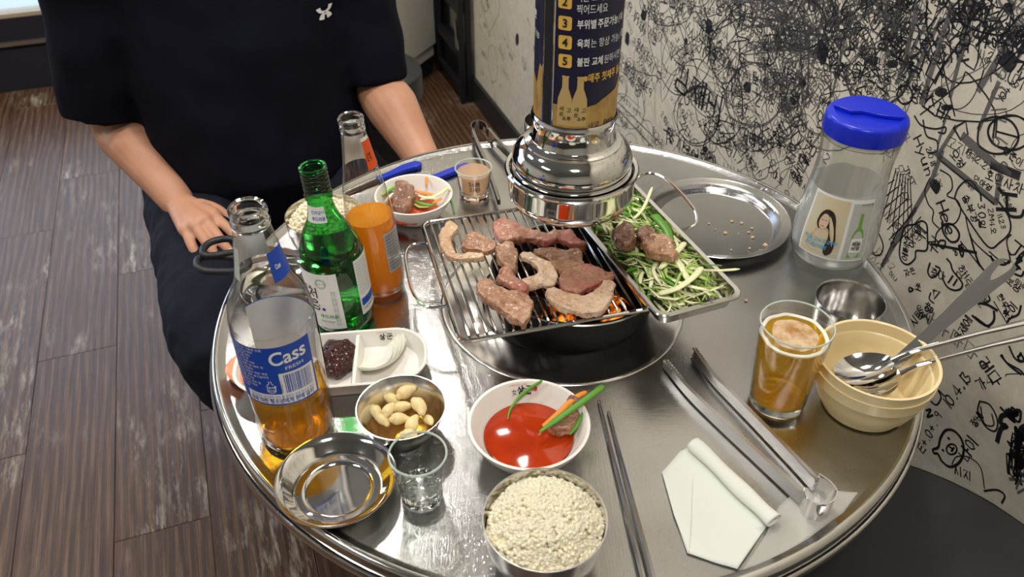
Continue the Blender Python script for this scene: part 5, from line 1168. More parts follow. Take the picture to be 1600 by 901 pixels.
o = MB().lathe([(rf*.86, bl_+.0003), (rf*.90, bl_+.0011), (rf*.98, bl_+.0016), (rf, bl_+.0004), (rf, bl_-.0022), (rf*.94, bl_+.0001)], 64, close=True, fr=lambda a, z: 1+.05*mnoise.noise((cos(a)*2.5, sin(a)*2.5, 1))*(1 if z > bl_ else 0)).build('beer_foam', M['foam'], None, (BG[0], BG[1], TZ+.0004), sharp=0); tag(o, 'ring of thin cream foam on the beer in the glass', 'foam')
MB().lathe([(0, bl_+.0008), (rf*.62, bl_+.0008), (rf*.70, bl_+.0003)], 48, fr=lambda a, z: 1+.16*mnoise.noise((cos(a)*1.5, sin(a)*1.5, 5))).build('foam_film', M['film'], o, sharp=0)
# cream bowls, one inside the other
CB = (.3725, .622)
def cream(z0, label):
    return lathe_thing('cream_bowl', label, 'bowl', CB, shell([(0, .003), (.036, .003), (.037, 0), (.0415, 0), (.0430, .004), (.0490, .013), (.0545, .027), (.0568, .0380), (.0576, .0392), (.0590, .0400), (.0600, .0520), (.0605, .0540)], .0026), M['cream'], z=z0)
cream(.0024, 'lower cream melamine bowl of the nested pair'); cream(.0145, 'upper cream melamine bowl of the nested pair holding the spoons')

# ================================================================== cutlery, tongs, scissors, napkins
def orient(o, p0, p1, roll=0.0):                         # local +X from p0 to p1, local Z up
    x = (Vector(p1)-Vector(p0)).normalized(); y = Vector((0, 0, 1)).cross(x).normalized(); z = x.cross(y)
    m = Matrix((x, y, z)).transposed(); m = m @ Matrix.Rotation(roll, 3, 'X'); o.matrix_world = Matrix.Translation(p0) @ m.to_4x4()
def spoon(label, p0, p1, L=.205, bw=.019, bl=.029, roll=0.0, name='spoon'):
    t = thing(name, label, 'spoon')
    b = MB()
    def sf(i, j, dz):
        a = 2*pi*i; r = j; x = -bl*.0+bl*r*cos(a); y = bw*r*sin(a)*(1-.14*cos(a)); return (x, y, -.0075*(1-r*r)+dz)
    b.grid(lambda i, j: sf(i, j, .0006), 32, 6); b.grid(lambda i, j: sf(i, j, -.0006), 32, 6); b.grid(lambda i, j: sf(i, 1, .0006-.0012*j), 32, 1); b.build('spoon_bowl', M['chrome'], t, sharp=60)
    h = MB(); st = [(bl*.93, .0040, .0013, .0), (bl*1.15, .0036, .0016, .0015), (bl*1.6, .0030, .0018, .0045), (L*.5, .0034, .0016, .0055), (L*.8, .0050, .0013, .0035), (L-.03, .0058, .0011, .0015), (L-.027, .002, .0008, .0012)]
    def hf(i, j):
        k = min(int(i*(len(st)-1)), len(st)-2); f = i*(len(st)-1)-k; s0, s1 = st[k], st[k+1]; x, w, th, z = [s0[q]+(s1[q]-s0[q])*f for q in range(4)]
        a = 2*pi*j; return (x, w*cos(a), z+th*sin(a))
    h.grid(hf, 24, 12); h.build('handle', M['chrome'], t, sharp=60)
    orient(t, p0, p1, roll); return t
spoon('polished spoon with its bowl up front in the upper cream bowl', at(1350, 574, .052), at(1600, 508, .098), L=.235, bw=.0205, bl=.030)
spoon('polished spoon lying under the other spoon in the upper cream bowl', at(1368, 592, .0435), at(1600, 532, .088), L=.235, bw=.019, bl=.026)
lt = thing('ladle', 'steel ladle with a slotted flat handle standing in the upper cream bowl', 'ladle')
p0, p1 = at(1388, 578, .043), at(1580, 408, .135); Ll = (p1-p0).length
w = MB(); out = [(.0, .0055), (.02, .0058), (.05, .0062), (Ll*.5, .0075), (Ll*.8, .0105), (Ll*.93, .0120), (Ll*.985, .0095), (Ll, .004)]
top = [(x, y) for x, y in out[:-2]]+[(Ll-.012+.012*cos(a), .0118*sin(a)) for a in [pi*.46-pi*.92*i/14 for i in range(15)]]+[(x, -y) for x, y in out[:-2][::-1]]
hole = [(Ll*.925+.013*cos(a)*(1 if cos(a) > 0 else 1.25), (.0050+.0016*cos(a))*sin(a)) for a in [2*pi*i/36 for i in range(36)]]
lb = bmesh.new()
for ring in (top, hole):
    vv = [lb.verts.new((x, y, .001)) for x, y in ring]
    for i in range(len(vv)): lb.edges.new((vv[i], vv[(i+1) % len(vv)]))
bmesh.ops.triangle_fill(lb, use_beauty=True, edges=lb.edges); lm = bpy.data.meshes.new('handle'); lb.to_mesh(lm); lb.free(); lm.materials.append(M.setdefault('ladle', steel('worn_ladle_steel', .50, .17)))
ho = bpy.data.objects.new('handle', lm); COL.objects.link(ho); ho.parent = lt; s_ = ho.modifiers.new('s', 'SOLIDIFY'); s_.thickness = .0018
hb = ho.modifiers.new('b', 'BEVEL'); hb.width = .0005; hb.segments = 2; hb.limit_method = 'ANGLE'
b = MB(); b.grid(lambda i, j: (-.012+.020*j*cos(2*pi*i), .019*j*sin(2*pi*i), -.010*(1-j*j)+.001), 28, 6); b.build('ladle_bowl', M['steel'], lt, sharp=60)
orient(lt, p0, p1, R(11))
# chopsticks
for i, (a, b_, lab) in enumerate((((936, 627), (1012, 935), 'steel chopstick nearer the sauce bowl and rice'), ((951, 644), (1030, 945), 'steel chopstick nearer the paper napkin'))):
    p0, p1 = at(*a, .0024), at(*b_, .0036); c = p0.copy(); mb = MB(); n = 8
    mb.limb([(p1-p0)*k/n for k in range(n+1)], [.0017+.0017*min(1, k/n*1.3) for k in range(n+1)], 8)
    tag(mb.build('chopstick', M['steel'], None, c, sharp=30), lab, 'chopstick', 'pair of steel chopsticks')
# tongs: strip bent at a spring loop, two channelled arms, toothed tips
def strip(mb, path, hs, z0s, th=.0011, lipw=.0, side=1):
    P = cr(path, 6); H = lerps(hs, 6); Z0 = lerps(z0s, 6); n = len(P); vs = []; fs = []
    for i in range(n):
        t = P[min(i+1, n-1)]-P[max(i-1, 0)]; t.z = 0; t.normalize(); nn = Vector((-t.y, t.x, 0))*side; h = H[i]; z = Z0[i]
        sec = [(lipw, 0), (0, 0), (0, h), (lipw, h), (lipw, h-th), (th, h-th), (th, th), (lipw, th)] if lipw else [(0, 0), (0, h), (th, h), (th, 0)]
        for o_, zz in sec: vs.append(P[i]+nn*o_+Vector((0, 0, z+zz)))
    m = len(sec)
    for i in range(n-1):
        for k in range(m): fs.append((i*m+k, i*m+(k+1) % m, (i+1)*m+(k+1) % m, (i+1)*m+k))
    fs.append(tuple(range(m))); fs.append(tuple((n-1)*m+k for k in range(m-1, -1, -1))); mb.add(vs, fs)
def tongs(label, armA, armB, loop, z, hA, hB, hl, m1, m2):
    t = thing('tongs', label, 'tongs', at(*loop[len(loop)//2], 0)); org = t.location.copy()
    A = [at(*p, z)-org for p in armA]; B = [at(*p, z)-org for p in armB]; Lp = [at(*p, z)-org for p in loop]
    for q in A+B+Lp: q.z = 0
    for nm, P, hh, sd in (('arm', A, hA, 1), ('arm', B, hB, -1)):
        mb = MB(); n = len(P); hs = [hh[0]+(hh[1]-hh[0])*k/(n-1) for k in range(n)]; strip(mb, P, hs, [z-.006]*n, .0012, .0042, sd)
        t0 = P[0]; d = (P[1]-P[0]).normalized(); nn = Vector((-d.y, d.x, 0))*sd
        for k in range(8):                                # teeth along the gripping edge
            c = t0+d*(.002+.0042*k)+Vector((0, 0, z-.006+hh[0]))
            for e in (0, 1):
                c2 = c+nn*.0036*e; mb.add([c2, c2+d*.0036, c2+d*.0018+Vector((0, 0, .0024)), c2+nn*.0009, c2+d*.0036+nn*.0009, c2+d*.0018+nn*.0009+Vector((0, 0, .0024))], [(0, 1, 2), (5, 4, 3), (0, 2, 5, 3), (1, 4, 5, 2), (0, 3, 4, 1)])
        mb.build(nm, m1, t, sharp=30)
    mb = MB(); n = len(Lp); strip(mb, Lp, [hl]*n, [z-.008]*n, .0012, 0, 1); mb.build('spring_loop', m2, t, sharp=30)
    return t
tongs('steel tongs with toothed tips lying between napkin and beer glass', [(1036, 566), (1066, 604), (1100, 640), (1170, 706), (1236, 768), (1252, 782)], [(1086, 546), (1116, 588), (1140, 614), (1196, 672), (1262, 742), (1276, 760)],
      [(1250, 780), (1256, 796), (1276, 806), (1296, 800), (1302, 784), (1290, 768), (1274, 757)], .0085, (.010, .018), (.010, .018), .025, M['dull_steel'], M['chrome'])
tt = tongs('dark steel tongs leaning over the far rim behind the shot glass', [(782, 314), (772, 284), (760, 252), (748, 226), (741, 210)], [(842, 300), (820, 270), (798, 246), (776, 224), (762, 208)],
      [(742, 212), (737, 203), (741, 196), (750, 195), (758, 199), (762, 209)], .0165, (.009, .015), (.009, .015), .016, M['dark_steel'], M['dark_steel'])
# black-handled scissors across the small plate
sx = thing('scissors', 'steel scissors with black plastic handles sticking out over the table rim', 'scissors', at(470, 398, .030)); og_ = sx.location.copy()
def sp(px, py, z): return at(px, py, z)-og_
def loopr(pts, z, r): return MB().tube(cr([sp(x, y, z) for x, y in pts], 5, True), r, 10, closed=True)
loopr([(319, 398), (318, 388), (330, 378), (352, 373), (374, 376), (384, 384), (376, 392), (352, 396), (334, 399)], .036, .0046).build('handle', M['black_plastic'], sx)
loopr([(308, 414), (312, 403), (332, 400), (362, 402), (384, 404), (388, 414), (372, 423), (342, 424), (318, 422)], .031, .0048).build('handle', M['black_plastic'], sx)
for pts, z, wd in (([(374, 384), (405, 386), (440, 391), (472, 397), (505, 401), (524, 404)], .034, [.0040, .0042, .0046, .0062, .0044, .0004]), ([(380, 412), (408, 405), (440, 399), (472, 396), (505, 397), (522, 399)], .0315, [.0040, .0042, .0046, .0062, .0044, .0004])):
    P = [sp(x, y, z) for x, y in pts]; P = cr(P, 4); W_ = lerps(wd, 4); mb = MB(); vs = []; fs = []
    for i, p in enumerate(P):
        t_ = P[min(i+1, len(P)-1)]-P[max(i-1, 0)]; nn = Vector((-t_.y, t_.x, 0)).normalized()*W_[i]
        for q, zz in ((nn, -.0008), (-nn, -.0008), (-nn, .0008), (nn, .0008)): vs.append(p+q+Vector((0, 0, zz)))
    for i in range(len(P)-1):
        for k in range(4): fs.append((i*4+k, i*4+(k+1) % 4, i*4+4+(k+1) % 4, i*4+4+k))
    fs += [(0, 1, 2, 3), tuple((len(P)-1)*4+k for k in (3, 2, 1, 0))]; mb.add(vs, fs); mb.build('blade', M['steel'], sx, sharp=30)
MB().ell(sp(474, 397, .0355), (.0034, .0034, .0014), 14, 8).build('pivot', M['steel'], sx)
# blue-handled utensils at the back
def blue_bar(name, label, pts, ws, z, hole=None, cat='tongs'):
    t = thing(name, label, cat, at(*pts[-1], z)); og = t.location.copy(); P = cr([at(*p, z)-og for p in pts], 5); W_ = lerps(ws, 5); L_, R_ = [], []
    for i, p in enumerate(P):
        d = P[min(i+1, len(P)-1)]-P[max(i-1, 0)]; nn = Vector((-d.y, d.x, 0)).normalized()*W_[i]; L_.append((p+nn)[:2]); R_.append((p-nn)[:2])
    e = P[-1]; d = (P[-1]-P[-2]).normalized(); r = ws[-1]; cap = [(e.x+r*(cos(a)*d.x-sin(a)*d.y), e.y+r*(cos(a)*d.y+sin(a)*d.x)) for a in [-pi/2+pi*k/8 for k in range(9)]]
    mb = MB(); mb.prism(R_+cap+L_[::-1], 0, .0065); o = mb.build('handle', M['blue_plastic'], t, sharp=30); v = o.modifiers.new('b', 'BEVEL'); v.width = .0016; v.segments = 3; v.limit_method = 'ANGLE'
    if hole:
        h = at(*hole, z+.0068)-og; MB().lathe([(.0016, 0), (.0030, .0004), (.0034, -.0002), (.0016, -.001)], 20, c=h, close=True).build('hanging_eyelet', M['blue_plastic'], t)
        q = MB(); 
        for sd in (-1, 1): q.tube([(h+(P[-4]-h)*f)+Vector((-d.y, d.x, 0))*sd*.0030*(1-f*.2)-Vector((0, 0, .0002)) for f in (.25, .8, 1.3)], .0006, 6)
        q.build('moulded_rib', M['blue_plastic'], t)
    q0 = P[0]; d = (P[0]-P[1]).normalized(); mb = MB(); mb.limb([q0-d*.006+Vector((0, 0, .003)), q0+d*.03+Vector((0, 0, .0026)), q0+d*.055+Vector((0, 0, .0022))], [.0030, .0028, .0022], 8); mb.build('shank', M['black_plastic'], t); return t
blue_bar('serving_tongs', 'blue plastic handle with a hanging eyelet along the far table rim', [(590, 284), (612, 275), (632, 266), (650, 261)], [.0045, .0058, .0080, .0092], .0012, (650, 260), 'handle')
blue_bar('serving_spatula', 'plain blue plastic handle running behind the shot glass of drink', [(672, 284), (690, 277), (708, 270), (728, 263)], [.0062, .0066, .0070, .0074], .0012, None, 'handle')
# napkins
def sheet(name, px, z, m, label, th=.0008, amp=.0012, cat='napkin'):
    P = [at(*p, z) for p in px]; c = sum(P, Vector())/len(P); t = thing(name, label, cat, c)
    poly = [(p.x-c.x, p.y-c.y) for p in P]; bm = bmesh.new(); f = bm.faces.new([bm.verts.new((x, y, 0)) for x, y in poly])
    bmesh.ops.triangulate(bm, faces=bm.faces); bmesh.ops.subdivide_edges(bm, edges=bm.edges, cuts=3, use_grid_fill=True); bmesh.ops.subdivide_edges(bm, edges=bm.edges, cuts=1, use_grid_fill=True)
    for v in bm.verts: v.co.z = amp*(.6+mnoise.noise((v.co.x*28, v.co.y*28, 3)))*1.0
    me = bpy.data.meshes.new('sheet'); bm.to_mesh(me); bm.free(); me.materials.append(m); me.polygons.foreach_set('use_smooth', [True]*len(me.polygons))
    o = bpy.data.objects.new('sheet', me); COL.objects.link(o); o.parent = t; s = o.modifiers.new('s', 'SOLIDIFY'); s.thickness = th; s.offset = 1; return t, c
nk, nc = sheet('paper_napkin', [(1034, 738), (1062, 706), (1090, 690), (1150, 750), (1204, 812), (1194, 828), (1152, 889), (1120, 880), (1074, 864), (1052, 800)], .0010, M['tissue'], 'white paper napkin with one edge rolled over beside the tongs')
P = [at(*p, .0088)-nc for p in [(1082, 692), (1108, 716), (1150, 758), (1186, 792), (1209, 814)]]; mb = MB(); vs = []; fs = []; P = cr(P, 5); m_ = 26
for i, p in enumerate(P):
    d = (P[min(i+1, len(P)-1)]-P[max(i-1, 0)]).normalized(); s_ = Vector((-d.y, d.x, 0))
    for k in range(m_):                                    # a loose spiral roll
        a = 2*pi*1.6*k/(m_-1)-1.2; r = .0082-.0034*k/(m_-1)+.0005*sin(i*.7); vs.append(p+s_*r*1.15*cos(a)+Vector((0, 0, 1))*r*.86*sin(a))
for i in range(len(P)-1):
    for k in range(m_-1): fs.append((i*m_+k, i*m_+k+1, (i+1)*m_+k+1, (i+1)*m_+k))
mb.add(vs, fs); o = mb.build('rolled_edge', M['tissue'], nk, sharp=0); s = o.modifiers.new('s', 'SOLIDIFY'); s.thickness = .0005
P = [at(*p, z)-nc for p, z in [((1036, 741), .0030), ((1082, 746), .0026), ((1078, 840), .0030), ((1136, 856), .0028), ((1076, 862), .0030), ((1053, 803), .0030)]]
mb = MB(); mb.add([P[0], P[1], P[2], P[4], P[5]], [(0, 1, 2), (0, 2, 4), (4, 2, 3)]); o = mb.build('folded_flap', M['tissue'], nk, smooth=False); s = o.modifiers.new('s', 'SOLIDIFY'); s.thickness = .0006
sheet('translucent_sheet', [(1196, 836), (1216, 792), (1250, 760), (1300, 766), (1341, 769), (1318, 800), (1272, 834), (1236, 862), (1190, 882), (1160, 890)], .0006, M['translucent_sheet'], 'thin see-through pale sheet lying on the table under the tongs', .0002, .0002, 'tissue')  # thin pale patch, partly transparent, laid flat on the table top

# ================================================================== divided tray with paste and onion
A_, B_ = at(366, 572, .02), at(668, 548, .02); ax = (B_-A_); TL_ = ax.length; TWt = .098; ang = atan2(ax.y, ax.x)
mid = (A_+B_)/2; ct = Vector((mid.x, mid.y, TZ+.0004)); _n = Vector((-sin(ang), cos(ang), 0))
ytop, ybot = at(600, 513, .022), at(600, 599, .022); ofs = (((ytop+ybot)/2-mid).dot(_n)); TWt = abs((ytop-ybot).dot(_n))*1.0; ct += _n*ofs
dt = thing('divided_tray', 'white oval tray with three compartments behind the beer bottle', 'tray', ct, ang)
def stad(hw, hl, z, n=10, e=.62):                          # rounded-end outline
    out = []
    r = min(hw, hl)*.86
    for cx, cy, a0 in ((hl-r, hw-r, 0), (-hl+r, hw-r, 90), (-hl+r, -hw+r, 180), (hl-r, -hw+r, 270)):
        out += [(cx+r*cos(R(a0+90*i/n)), cy+r*sin(R(a0+90*i/n)), z) for i in range(n+1)]
    return out
hw, hl = TWt/2, TL_/2
lps = [stad(hw-.012, hl-.012, 0), stad(hw-.009, hl-.009, .001), stad(hw-.001, hl-.001, .0205), stad(hw, hl, .022), stad(hw-.001, hl-.001, .0228), stad(hw-.0035, hl-.0035, .0222), stad(hw-.0065, hl-.0065, .0160), stad(hw-.011, hl-.011, .0045), stad(hw-.016, hl-.016, .0032)]
mb = MB(); n = len(lps[0]); vs = [p for l in lps for p in l]; fs = [(a*n+k, a*n+(k+1) % n, (a+1)*n+(k+1) % n, (a+1)*n+k) for a in range(len(lps)-1) for k in range(n)]; fs += [tuple(range(n-1, -1, -1)), tuple((len(lps)-1)*n+k for k in range(n))]; mb.add(vs, fs); mb.build('tray', M['white'], dt, sharp=40)
def inv(px, py, z): p = at(px, py, z)-ct; return (p.x*cos(ang)+p.y*sin(ang), -p.x*sin(ang)+p.y*cos(ang))
d1 = inv(562, 530, .02)[0]; d2 = inv(553, 585, .02)[0]
for xa, xb in ((d1-.002, d2), (-hl*.30, -hl*.38)):
    mb = MB(); vs = []; prof = [(-.0060, .003), (-.0034, .0165), (-.0016, .0200), (.0016, .0200), (.0034, .0165), (.0060, .003)]
    for k in range(2):
        x = xa if k == 0 else xb
        vs += [(x+o_, (hw-.0135+(z-.003)*.45)*(1 if k == 0 else -1), z) for o_, z in prof]
    mb.add(vs, [(i, i+1, 7+i, 6+i) for i in range(5)]+[(5, 4, 3, 2, 1, 0), (6, 7, 8, 9, 10, 11)]); mb.build('divider', M['white'], dt, sharp=60)
c_ = inv(526, 561, .012); o = None
mb = MB(); mb.ell((0, 0, 0), (.022, .027, .014), 20, 12); mb.ell((.006, .010, .003), (.016, .014, .012), 16, 10); mb.ell((-.008, -.010, .002), (.014, .014, .012), 16, 10)
pw = ct+Vector((cos(ang)*c_[0]-sin(ang)*c_[1], sin(ang)*c_[0]+cos(ang)*c_[1], .0125)); o = fuse(mb, 'soybean_paste', M['ssamjang'], .0016, 4, None, pw, rotz=ang); wobble(o, .004, 90, 2); wobble(o, .0016, 300, 4)
for v in o.data.vertices: v.co.z = max(v.co.z, -.009)
tag(o, 'dark red soybean paste in the middle of the divided tray', 'paste')
c_ = inv(398, 574, .010); pw = ct+Vector((cos(ang)*c_[0]-sin(ang)*c_[1], sin(ang)*c_[0]+cos(ang)*c_[1], .0038))
mb = MB(); mb.prism(stad(hw-.014, .028, 0)[:], 0, .008) if False else mb.lathe([(0, 0), (.028, 0), (.031, .009), (.028, .0115), (0, .012)], 72, fr=lambda a, z: 1-.12*sin(a)**2); o = mb.build('orange_sauce', M['orange_sauce'], None, pw, rotz=ang); tag(o, 'pale orange sauce in the far end of the divided tray', 'sauce')
ON = [((596, 557), .043, .027, -50, .0040), ((598, 559), .039, .0245, -47, .0072), ((598, 561), .034, .0215, -43, .0104), ((597, 563), .029, .0185, -40, .0136), ((595, 565), .0235, .0155, -36, .0166)]
OLAB = ['onion slice nearest the soybean paste in the divided tray', 'second onion slice from the soybean paste', 'middle onion slice of the nested heap in the divided tray', 'onion slice second from the tray end', 'topmost onion slice at the rounded end of the divided tray']
for i, ((x, y), r, w_, an_, z) in enumerate(ON):
    p = at(x, y, z); mb = MB(); th = .0026
    def of(i_, j_, dz): a = -1.32+2.64*i_; ww = w_*max(.0, cos(a*1.12))**.6; rr = r-ww*j_; q = 2*j_-1; return (rr*cos(a)-r*.55, rr*sin(a), .0055*(1-j_)**2+dz+.001*abs(sin(a)))
    mb.grid(lambda a, b: of(a, b, th), 22, 6); mb.grid(lambda a, b: of(a, b, 0), 22, 6); mb.grid(lambda a, b: of(a, 0, th*b), 22, 1); mb.grid(lambda a, b: of(a, 1, th*b), 22, 1)
    o = mb.build('onion_slice', M['onion'], None, p, sharp=50); o.rotation_euler = (R(6), R(4), R(an_)); tag(o, OLAB[i], 'onion', 'raw onion slices in the divided tray')
o = None
k = MB(); lx, ly = inv(588, 524, .016)
def dl(x, y): return (lx+x, hw-.0075+y*.5, .0165+y*.75)
write(k, '女상군', 0, -.004, .0068, 0, .0010, dl, .03); k.build('black_lettering', M['ink_black'], dt, smooth=False)
k = MB(); text(k, '고기에 진심인', .0, .0040, .0022, dl); k.build('red_lettering', M['ink_red'], dt, smooth=False)

# ================================================================== the person
PO = Vector((-.47, 1.40, 0))
ps = thing('person', 'person in a navy-black T-shirt and dark trousers seated with a hand on the thigh', 'person', PO, A20)
def lc(p):
    d = Vector(p)-PO; return Vector((d.x*cos(A20)+d.y*sin(A20), -d.x*sin(A20)+d.y*cos(A20), p[2] if not isinstance(p, Vector) else p.z))
shR, shL = Vector((-.185, .02, .985)), Vector((.185, .02, .985))
elR = lc(onY(182, 192, 1.34)); wrR = lc(onY(280, 318, 1.205)); elL = lc(onY(590, 128, 1.42)); wrL = lc(onY(668, 262, 1.255))
hpR, hpL = Vector((-.125, .0, .53)), Vector((.095, .0, .53)); knR, knL = lc(Vector((-.432, .945, .505))), Vector((.25, -.42, .505))
anR, anL = lc(Vector((-.24, 1.03, .09))), Vector((.22, -.34, .09))
body = MB()
def secs(mb, rows, seg=20):
    vs = []; fs = []
    for x, y, z, rx, ry in rows:
        for k in range(seg): a = 2*pi*k/seg; vs.append((x+rx*cos(a), y+ry*sin(a), z))
    for i in range(len(rows)-1):
        for k in range(seg): k2 = (k+1) % seg; fs.append((i*seg+k, i*seg+k2, (i+1)*seg+k2, (i+1)*seg+k))
    fs += [tuple(range(seg-1, -1, -1)), tuple((len(rows)-1)*seg+k for k in range(seg))]; mb.add(vs, fs)
secs(body, [(0, .01, .44, .15, .11), (0, .0, .52, .165, .125), (0, -.015, .62, .165, .125), (0, -.005, .75, .165, .115), (0, .01, .88, .175, .105), (0, .02, .98, .17, .09), (0, .025, 1.045, .10, .065), (0, .02, 1.08, .06, .055)])
body.limb([(0, .02, 1.05), (0, .005, 1.13), (0, -.01, 1.17)], [.058, .054, .055], 16)
hdz = 1.265
body.ell((0, -.012, hdz+.02), (.076, .096, .105), 24, 16); body.ell((0, -.045, hdz-.055), (.055, .055, .058), 20, 12); body.ell((0, -.075, hdz-.09), (.028, .022, .020), 14, 10)
body.limb([(0, -.103, hdz+.015), (0, -.113, hdz-.012), (0, -.120, hdz-.026)], [.008, .010, .0125], 10); body.ell((-.010, -.108, hdz-.030), (.008, .009, .007), 10, 8); body.ell((.010, -.108, hdz-.030), (.008, .009, .007), 10, 8)
body.limb([(-.045, -.088, hdz+.030), (0, -.104, hdz+.030), (.045, -.088, hdz+.030)], [.010, .009, .010], 10)
for s in (-1, 1): body.ell((s*.077, .004, hdz-.005), (.010, .018, .032), 12, 10); body.limb([(s*.05, -.07, hdz-.022), (s*.058, -.045, hdz-.022)], [.013, .014], 12)
body.limb([(-.02, -.100, hdz-.058), (0, -.106, hdz-.058), (.02, -.100, hdz-.058)], [.006, .008, .006], 10)
def arm(sh, el, wr, k=1.0):
    m1 = sh.lerp(el, .45); m2 = el.lerp(wr, .32); m3 = el.lerp(wr, .72)
    body.limb([tuple(p) for p in cr([sh, m1, el, m2, m3, wr], 4)], lerps([.048, .049*k, .044*k, .0455*k, .034*k, .0275], 4), 18)
arm(shR, elR, wrR, .98); arm(shL, elL, wrL, 1.03)
for hp, kn, an in ((hpR, knR, anR), (hpL, knL, anL)):
    body.limb([tuple(p) for p in cr([hp, hp.lerp(kn, .5), kn, kn.lerp(an, .35), an], 4)], lerps([.082, .074, .056, .056, .038], 4), 16)
    body.limb([tuple(an), tuple(an+Vector((0, -.06, -.045))), tuple(an+Vector((0, -.15, -.055)))], [.036, .036, .026], 12)
def hand(wr, pts, palm, rad=.0086):
    for (a, b, r0, r1) in palm: body.limb([a, a.lerp(b, .5), b], [r0, (r0+r1)/2, r1], 12)
    for P in pts: body.limb([tuple(p) for p in cr(P, 3)], lerps([rad*1.12, rad*1.04, rad*.98, rad*.82][:len(P)], 3), 10)
hp_ = lambda px, py, z: lc(at(px, py, z-TZ))
zt = lambda z: z
wrp = wrR
fing = [[(291, 358, .618), (297, 376, .610), (304, 392, .600), (310, 404, .590)], [(306, 352, .626), (318, 372, .617), (330, 389, .605), (339, 403, .594)], [(320, 344, .629), (337, 364, .619), (350, 382, .606), (362, 395, .595)], [(333, 336, .628), (351, 352, .619), (366, 367, .607), (378, 379, .598)]]
F_ = [[hp_(*p) for p in f] for f in fing]
thumb = [hp_(*p) for p in [(312, 318, .627), (332, 323, .620), (347, 331, .611), (358, 341, .602)]]
pal = [(wrp, F_[i][0], .0225, .0135) for i in range(4)]
hand(wrp, F_+[thumb], pal)
# other hand, resting on the far thigh out of sight below the table edge
hd0 = wrL; kn_ = Vector((.235, -.30, .590))
FL = [[hd0.lerp(kn_, .55)+Vector((dx, 0, .004)), kn_+Vector((dx*1.3, -.02, 0)), kn_+Vector((dx*1.5, -.045, -.006)), kn_+Vector((dx*1.6, -.068, -.016))] for dx in (-.030, -.010, .010, .029)]
TL2 = [hd0.lerp(kn_, .3)+Vector((-.02, 0, 0)), hd0.lerp(kn_, .6)+Vector((-.045, -.01, 0)), kn_+Vector((-.062, -.012, -.004)), kn_+Vector((-.068, -.032, -.010))]
hand(hd0, FL+[TL2], [(hd0, f[0], .0225, .0140) for f in FL])
bo = fuse(body, 'body', M['skin'], .0026, 7, ps, decim=.4)
bo['label'] = 'bare forearms, hands and face'
for f in F_[:4]:
    d = (f[-1]-f[-2]).normalized(); q = MB(); q.ell((0, 0, 0), (.0062, .0046, .0012), 12, 6); o = q.build('fingernail', M['lips'], ps, sharp=0); o.data.materials[0] = M.setdefault('nail', mat('nail', (.62, .36, .27), .3))
    c = f[-1]+d*.001+Vector((0, -.0028, .0068)); o.location = c; x = d; up = (Vector((0, -.35, 1))-x*Vector((0, -.35, 1)).dot(x)).normalized(); y = up.cross(x); o.rotation_euler = Matrix((x, y, up)).transposed().to_euler()
for s in (-1, 1):
    e = MB().ell((0, 0, 0), (.0115, .008, .0075), 16, 10).build('eye', M['eye'], ps, (s*.031, -.0915, hdz+.012), sharp=0)
    MB().ell((0, -.0062, 0), (.0048, .0024, .0048), 12, 8).build('iris', M['hair'], e, sharp=0)
    MB().limb([(s*.018, -.108, hdz+.036), (s*.034, -.104, hdz+.040), (s*.048, -.092, hdz+.036)], [.0028, .0036, .002], 8).build('eyebrow', M['hair'], ps, sharp=0)
mt = MB(); mt.limb([(-.022, -.104, hdz-.058), (0, -.112, hdz-.0575), (.022, -.104, hdz-.058)], [.003, .0048, .003], 8); mt.build('mouth', M['lips'], ps, sharp=0)
hr = MB(); hr.ell((0, .008, hdz+.047), (.087, .106, .096), 24, 16); hr.ell((0, .045, hdz), (.078, .07, .085), 20, 12); hr.limb([(-.06, -.07, hdz+.075), (0, -.092, hdz+.082), (.06, -.07, hdz+.075)], [.022, .024, .022], 12)
ho = fuse(hr, 'hair', M['hair'], .004, 3, ps); wobble(ho, .003, 60, 3)
# T-shirt
sh = MB()
secs(sh, [(0, .02, .425, .185, .145), (0, .01, .46, .196, .160), (0, -.005, .53, .200, .163), (0, -.018, .62, .198, .165), (0, -.012, .72, .195, .152), (0, -.002, .83, .198, .138), (0, .012, .93, .205, .125), (0, .02, 1.00, .20, .108), (0, .025, 1.05, .150, .085), (0, .025, 1.082, .078, .068)], 32)
hmR = lc(onY(163, 172, 1.325)); hmL = lc(onY(584, 122, 1.415))
sh.tube([tuple(p) for p in cr([shR+Vector((.10, 0, .015)), shR+Vector((-.008, .0, -.012)), shR.lerp(hmR, .55)+Vector((-.006, 0, 0)), hmR+(hmR-shR).normalized()*.006], 5)], lerps([.060, .074, .073, .067], 5), 24)
sh.tube([tuple(p) for p in cr([shL+Vector((-.10, 0, .015)), shL+Vector((.008, .0, -.012)), shL.lerp(hmL, .55)+Vector((.004, 0, 0)), hmL+(hmL-shL).normalized()*.006], 5)], lerps([.060, .072, .066, .060], 5), 24)
so = fuse(sh, 't_shirt', M['shirt'], .005, 5, ps); wobble(so, .010, 7, 3.3); wobble(so, .0045, 19, 8)
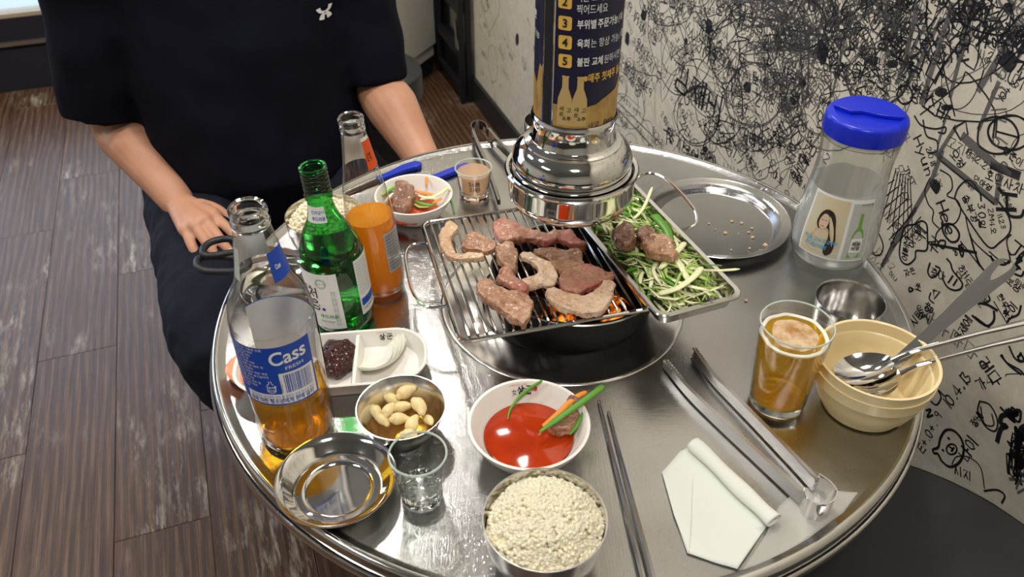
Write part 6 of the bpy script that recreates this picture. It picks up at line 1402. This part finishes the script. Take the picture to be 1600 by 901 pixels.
# trousers and shoes
tr = MB(); secs(tr, [(0, .02, .437, .17, .13), (0, .02, .50, .180, .145), (0, .01, .56, .175, .140), (0, 0, .60, .165, .13)], 24)
for hp, kn, an in ((hpR, knR, anR), (hpL, knL, anL)):
    tr.limb([tuple(p) for p in cr([hp+Vector((0, 0, -.005)), hp.lerp(kn, .5)+Vector((0, 0, -.004)), kn+Vector((0, .004, -.004)), kn.lerp(an, .4)+Vector((0, .01, 0)), an+Vector((0, .005, .06))], 5)], lerps([.112, .098, .080, .074, .066], 5), 20)
to_ = fuse(tr, 'trousers', M['trousers'], .0055, 6, ps); wobble(to_, .007, 16, 5); wobble(to_, .003, 45, 2)
for an in (anR, anL):
    q = MB(); q.limb([tuple(an+Vector((0, .025, -.048))), tuple(an+Vector((0, -.05, -.046))), tuple(an+Vector((0, -.15, -.052)))], [.042, .043, .036], 14); o = fuse(q, 'shoe', M['black_plastic'], .005, 3, ps)
    for v in o.data.vertices: v.co.z = max(v.co.z, .002)
# chest emblem: two interlocking arcs printed on the shirt
bvh = BVHTree.FromPolygons([v.co for v in so.data.vertices], [p.vertices for p in so.data.polygons])
_o = lc(CAM); _d = (lc(onY(507, 13, 1.3))-_o).normalized(); lcx = bvh.ray_cast(_o, _d)[0] or lc(onY(507, 13, 1.285)); S_ = .0135
def em(x, y):
    o_ = Vector((lcx.x+x*S_, -.6, lcx.z-.0062+y*S_)); h = bvh.ray_cast(o_, Vector((0, 1, 0)))
    return tuple((h[0] if h[0] else Vector((o_.x, -.15, o_.z)))+Vector((0, -.0012, 0)))
def shape(mb, outl, k=6):
    pts = [(p.x, p.y) for p in cr([(x, y, 0) for x, y in outl], 2, False)]; mb.add([em(*p) for p in pts], [tuple(range(len(pts)))])
e_ = MB(); S_ = .0143
TLp = [(-1.09, .88), (-.85, .97), (-.54, 1.0), (-.50, .70), (-.40, .48), (-.22, .34), (0, .28), (0, .10), (-.16, .06), (-.34, .02), (-.62, .12), (-.84, .34), (-.98, .60)]
BLp = [(-.86, -.82), (-.55, -.96), (-.20, -1.0), (-.16, -.66), (-.14, -.44), (-.08, -.32), (0, -.28), (0, -.10), (-.16, -.06), (-.34, -.02), (-.56, -.14), (-.72, -.38), (-.82, -.60)]
for P_ in (TLp, BLp):
    for sx_ in (1, -1):
        c_ = (-.52*sx_, (.50 if P_ is TLp else -.50)*.70); n = len(P_)
        e_.add([em(*c_)]+[em(x*sx_, y*.70) for x, y in P_], [(0, 1+i, 1+(i+1) % n) for i in range(n)])
e_.add([em(.40*cos(2*pi*i/24), .13*sin(2*pi*i/24)) for i in range(24)]+[em(.20*cos(2*pi*i/24), .05*sin(2*pi*i/24)) for i in range(24)], [(i, (i+1) % 24, 24+(i+1) % 24, 24+i) for i in range(24)])
e_.build('chest_emblem', M['ink_white'], ps, smooth=False)
bpy.context.view_layer.update()
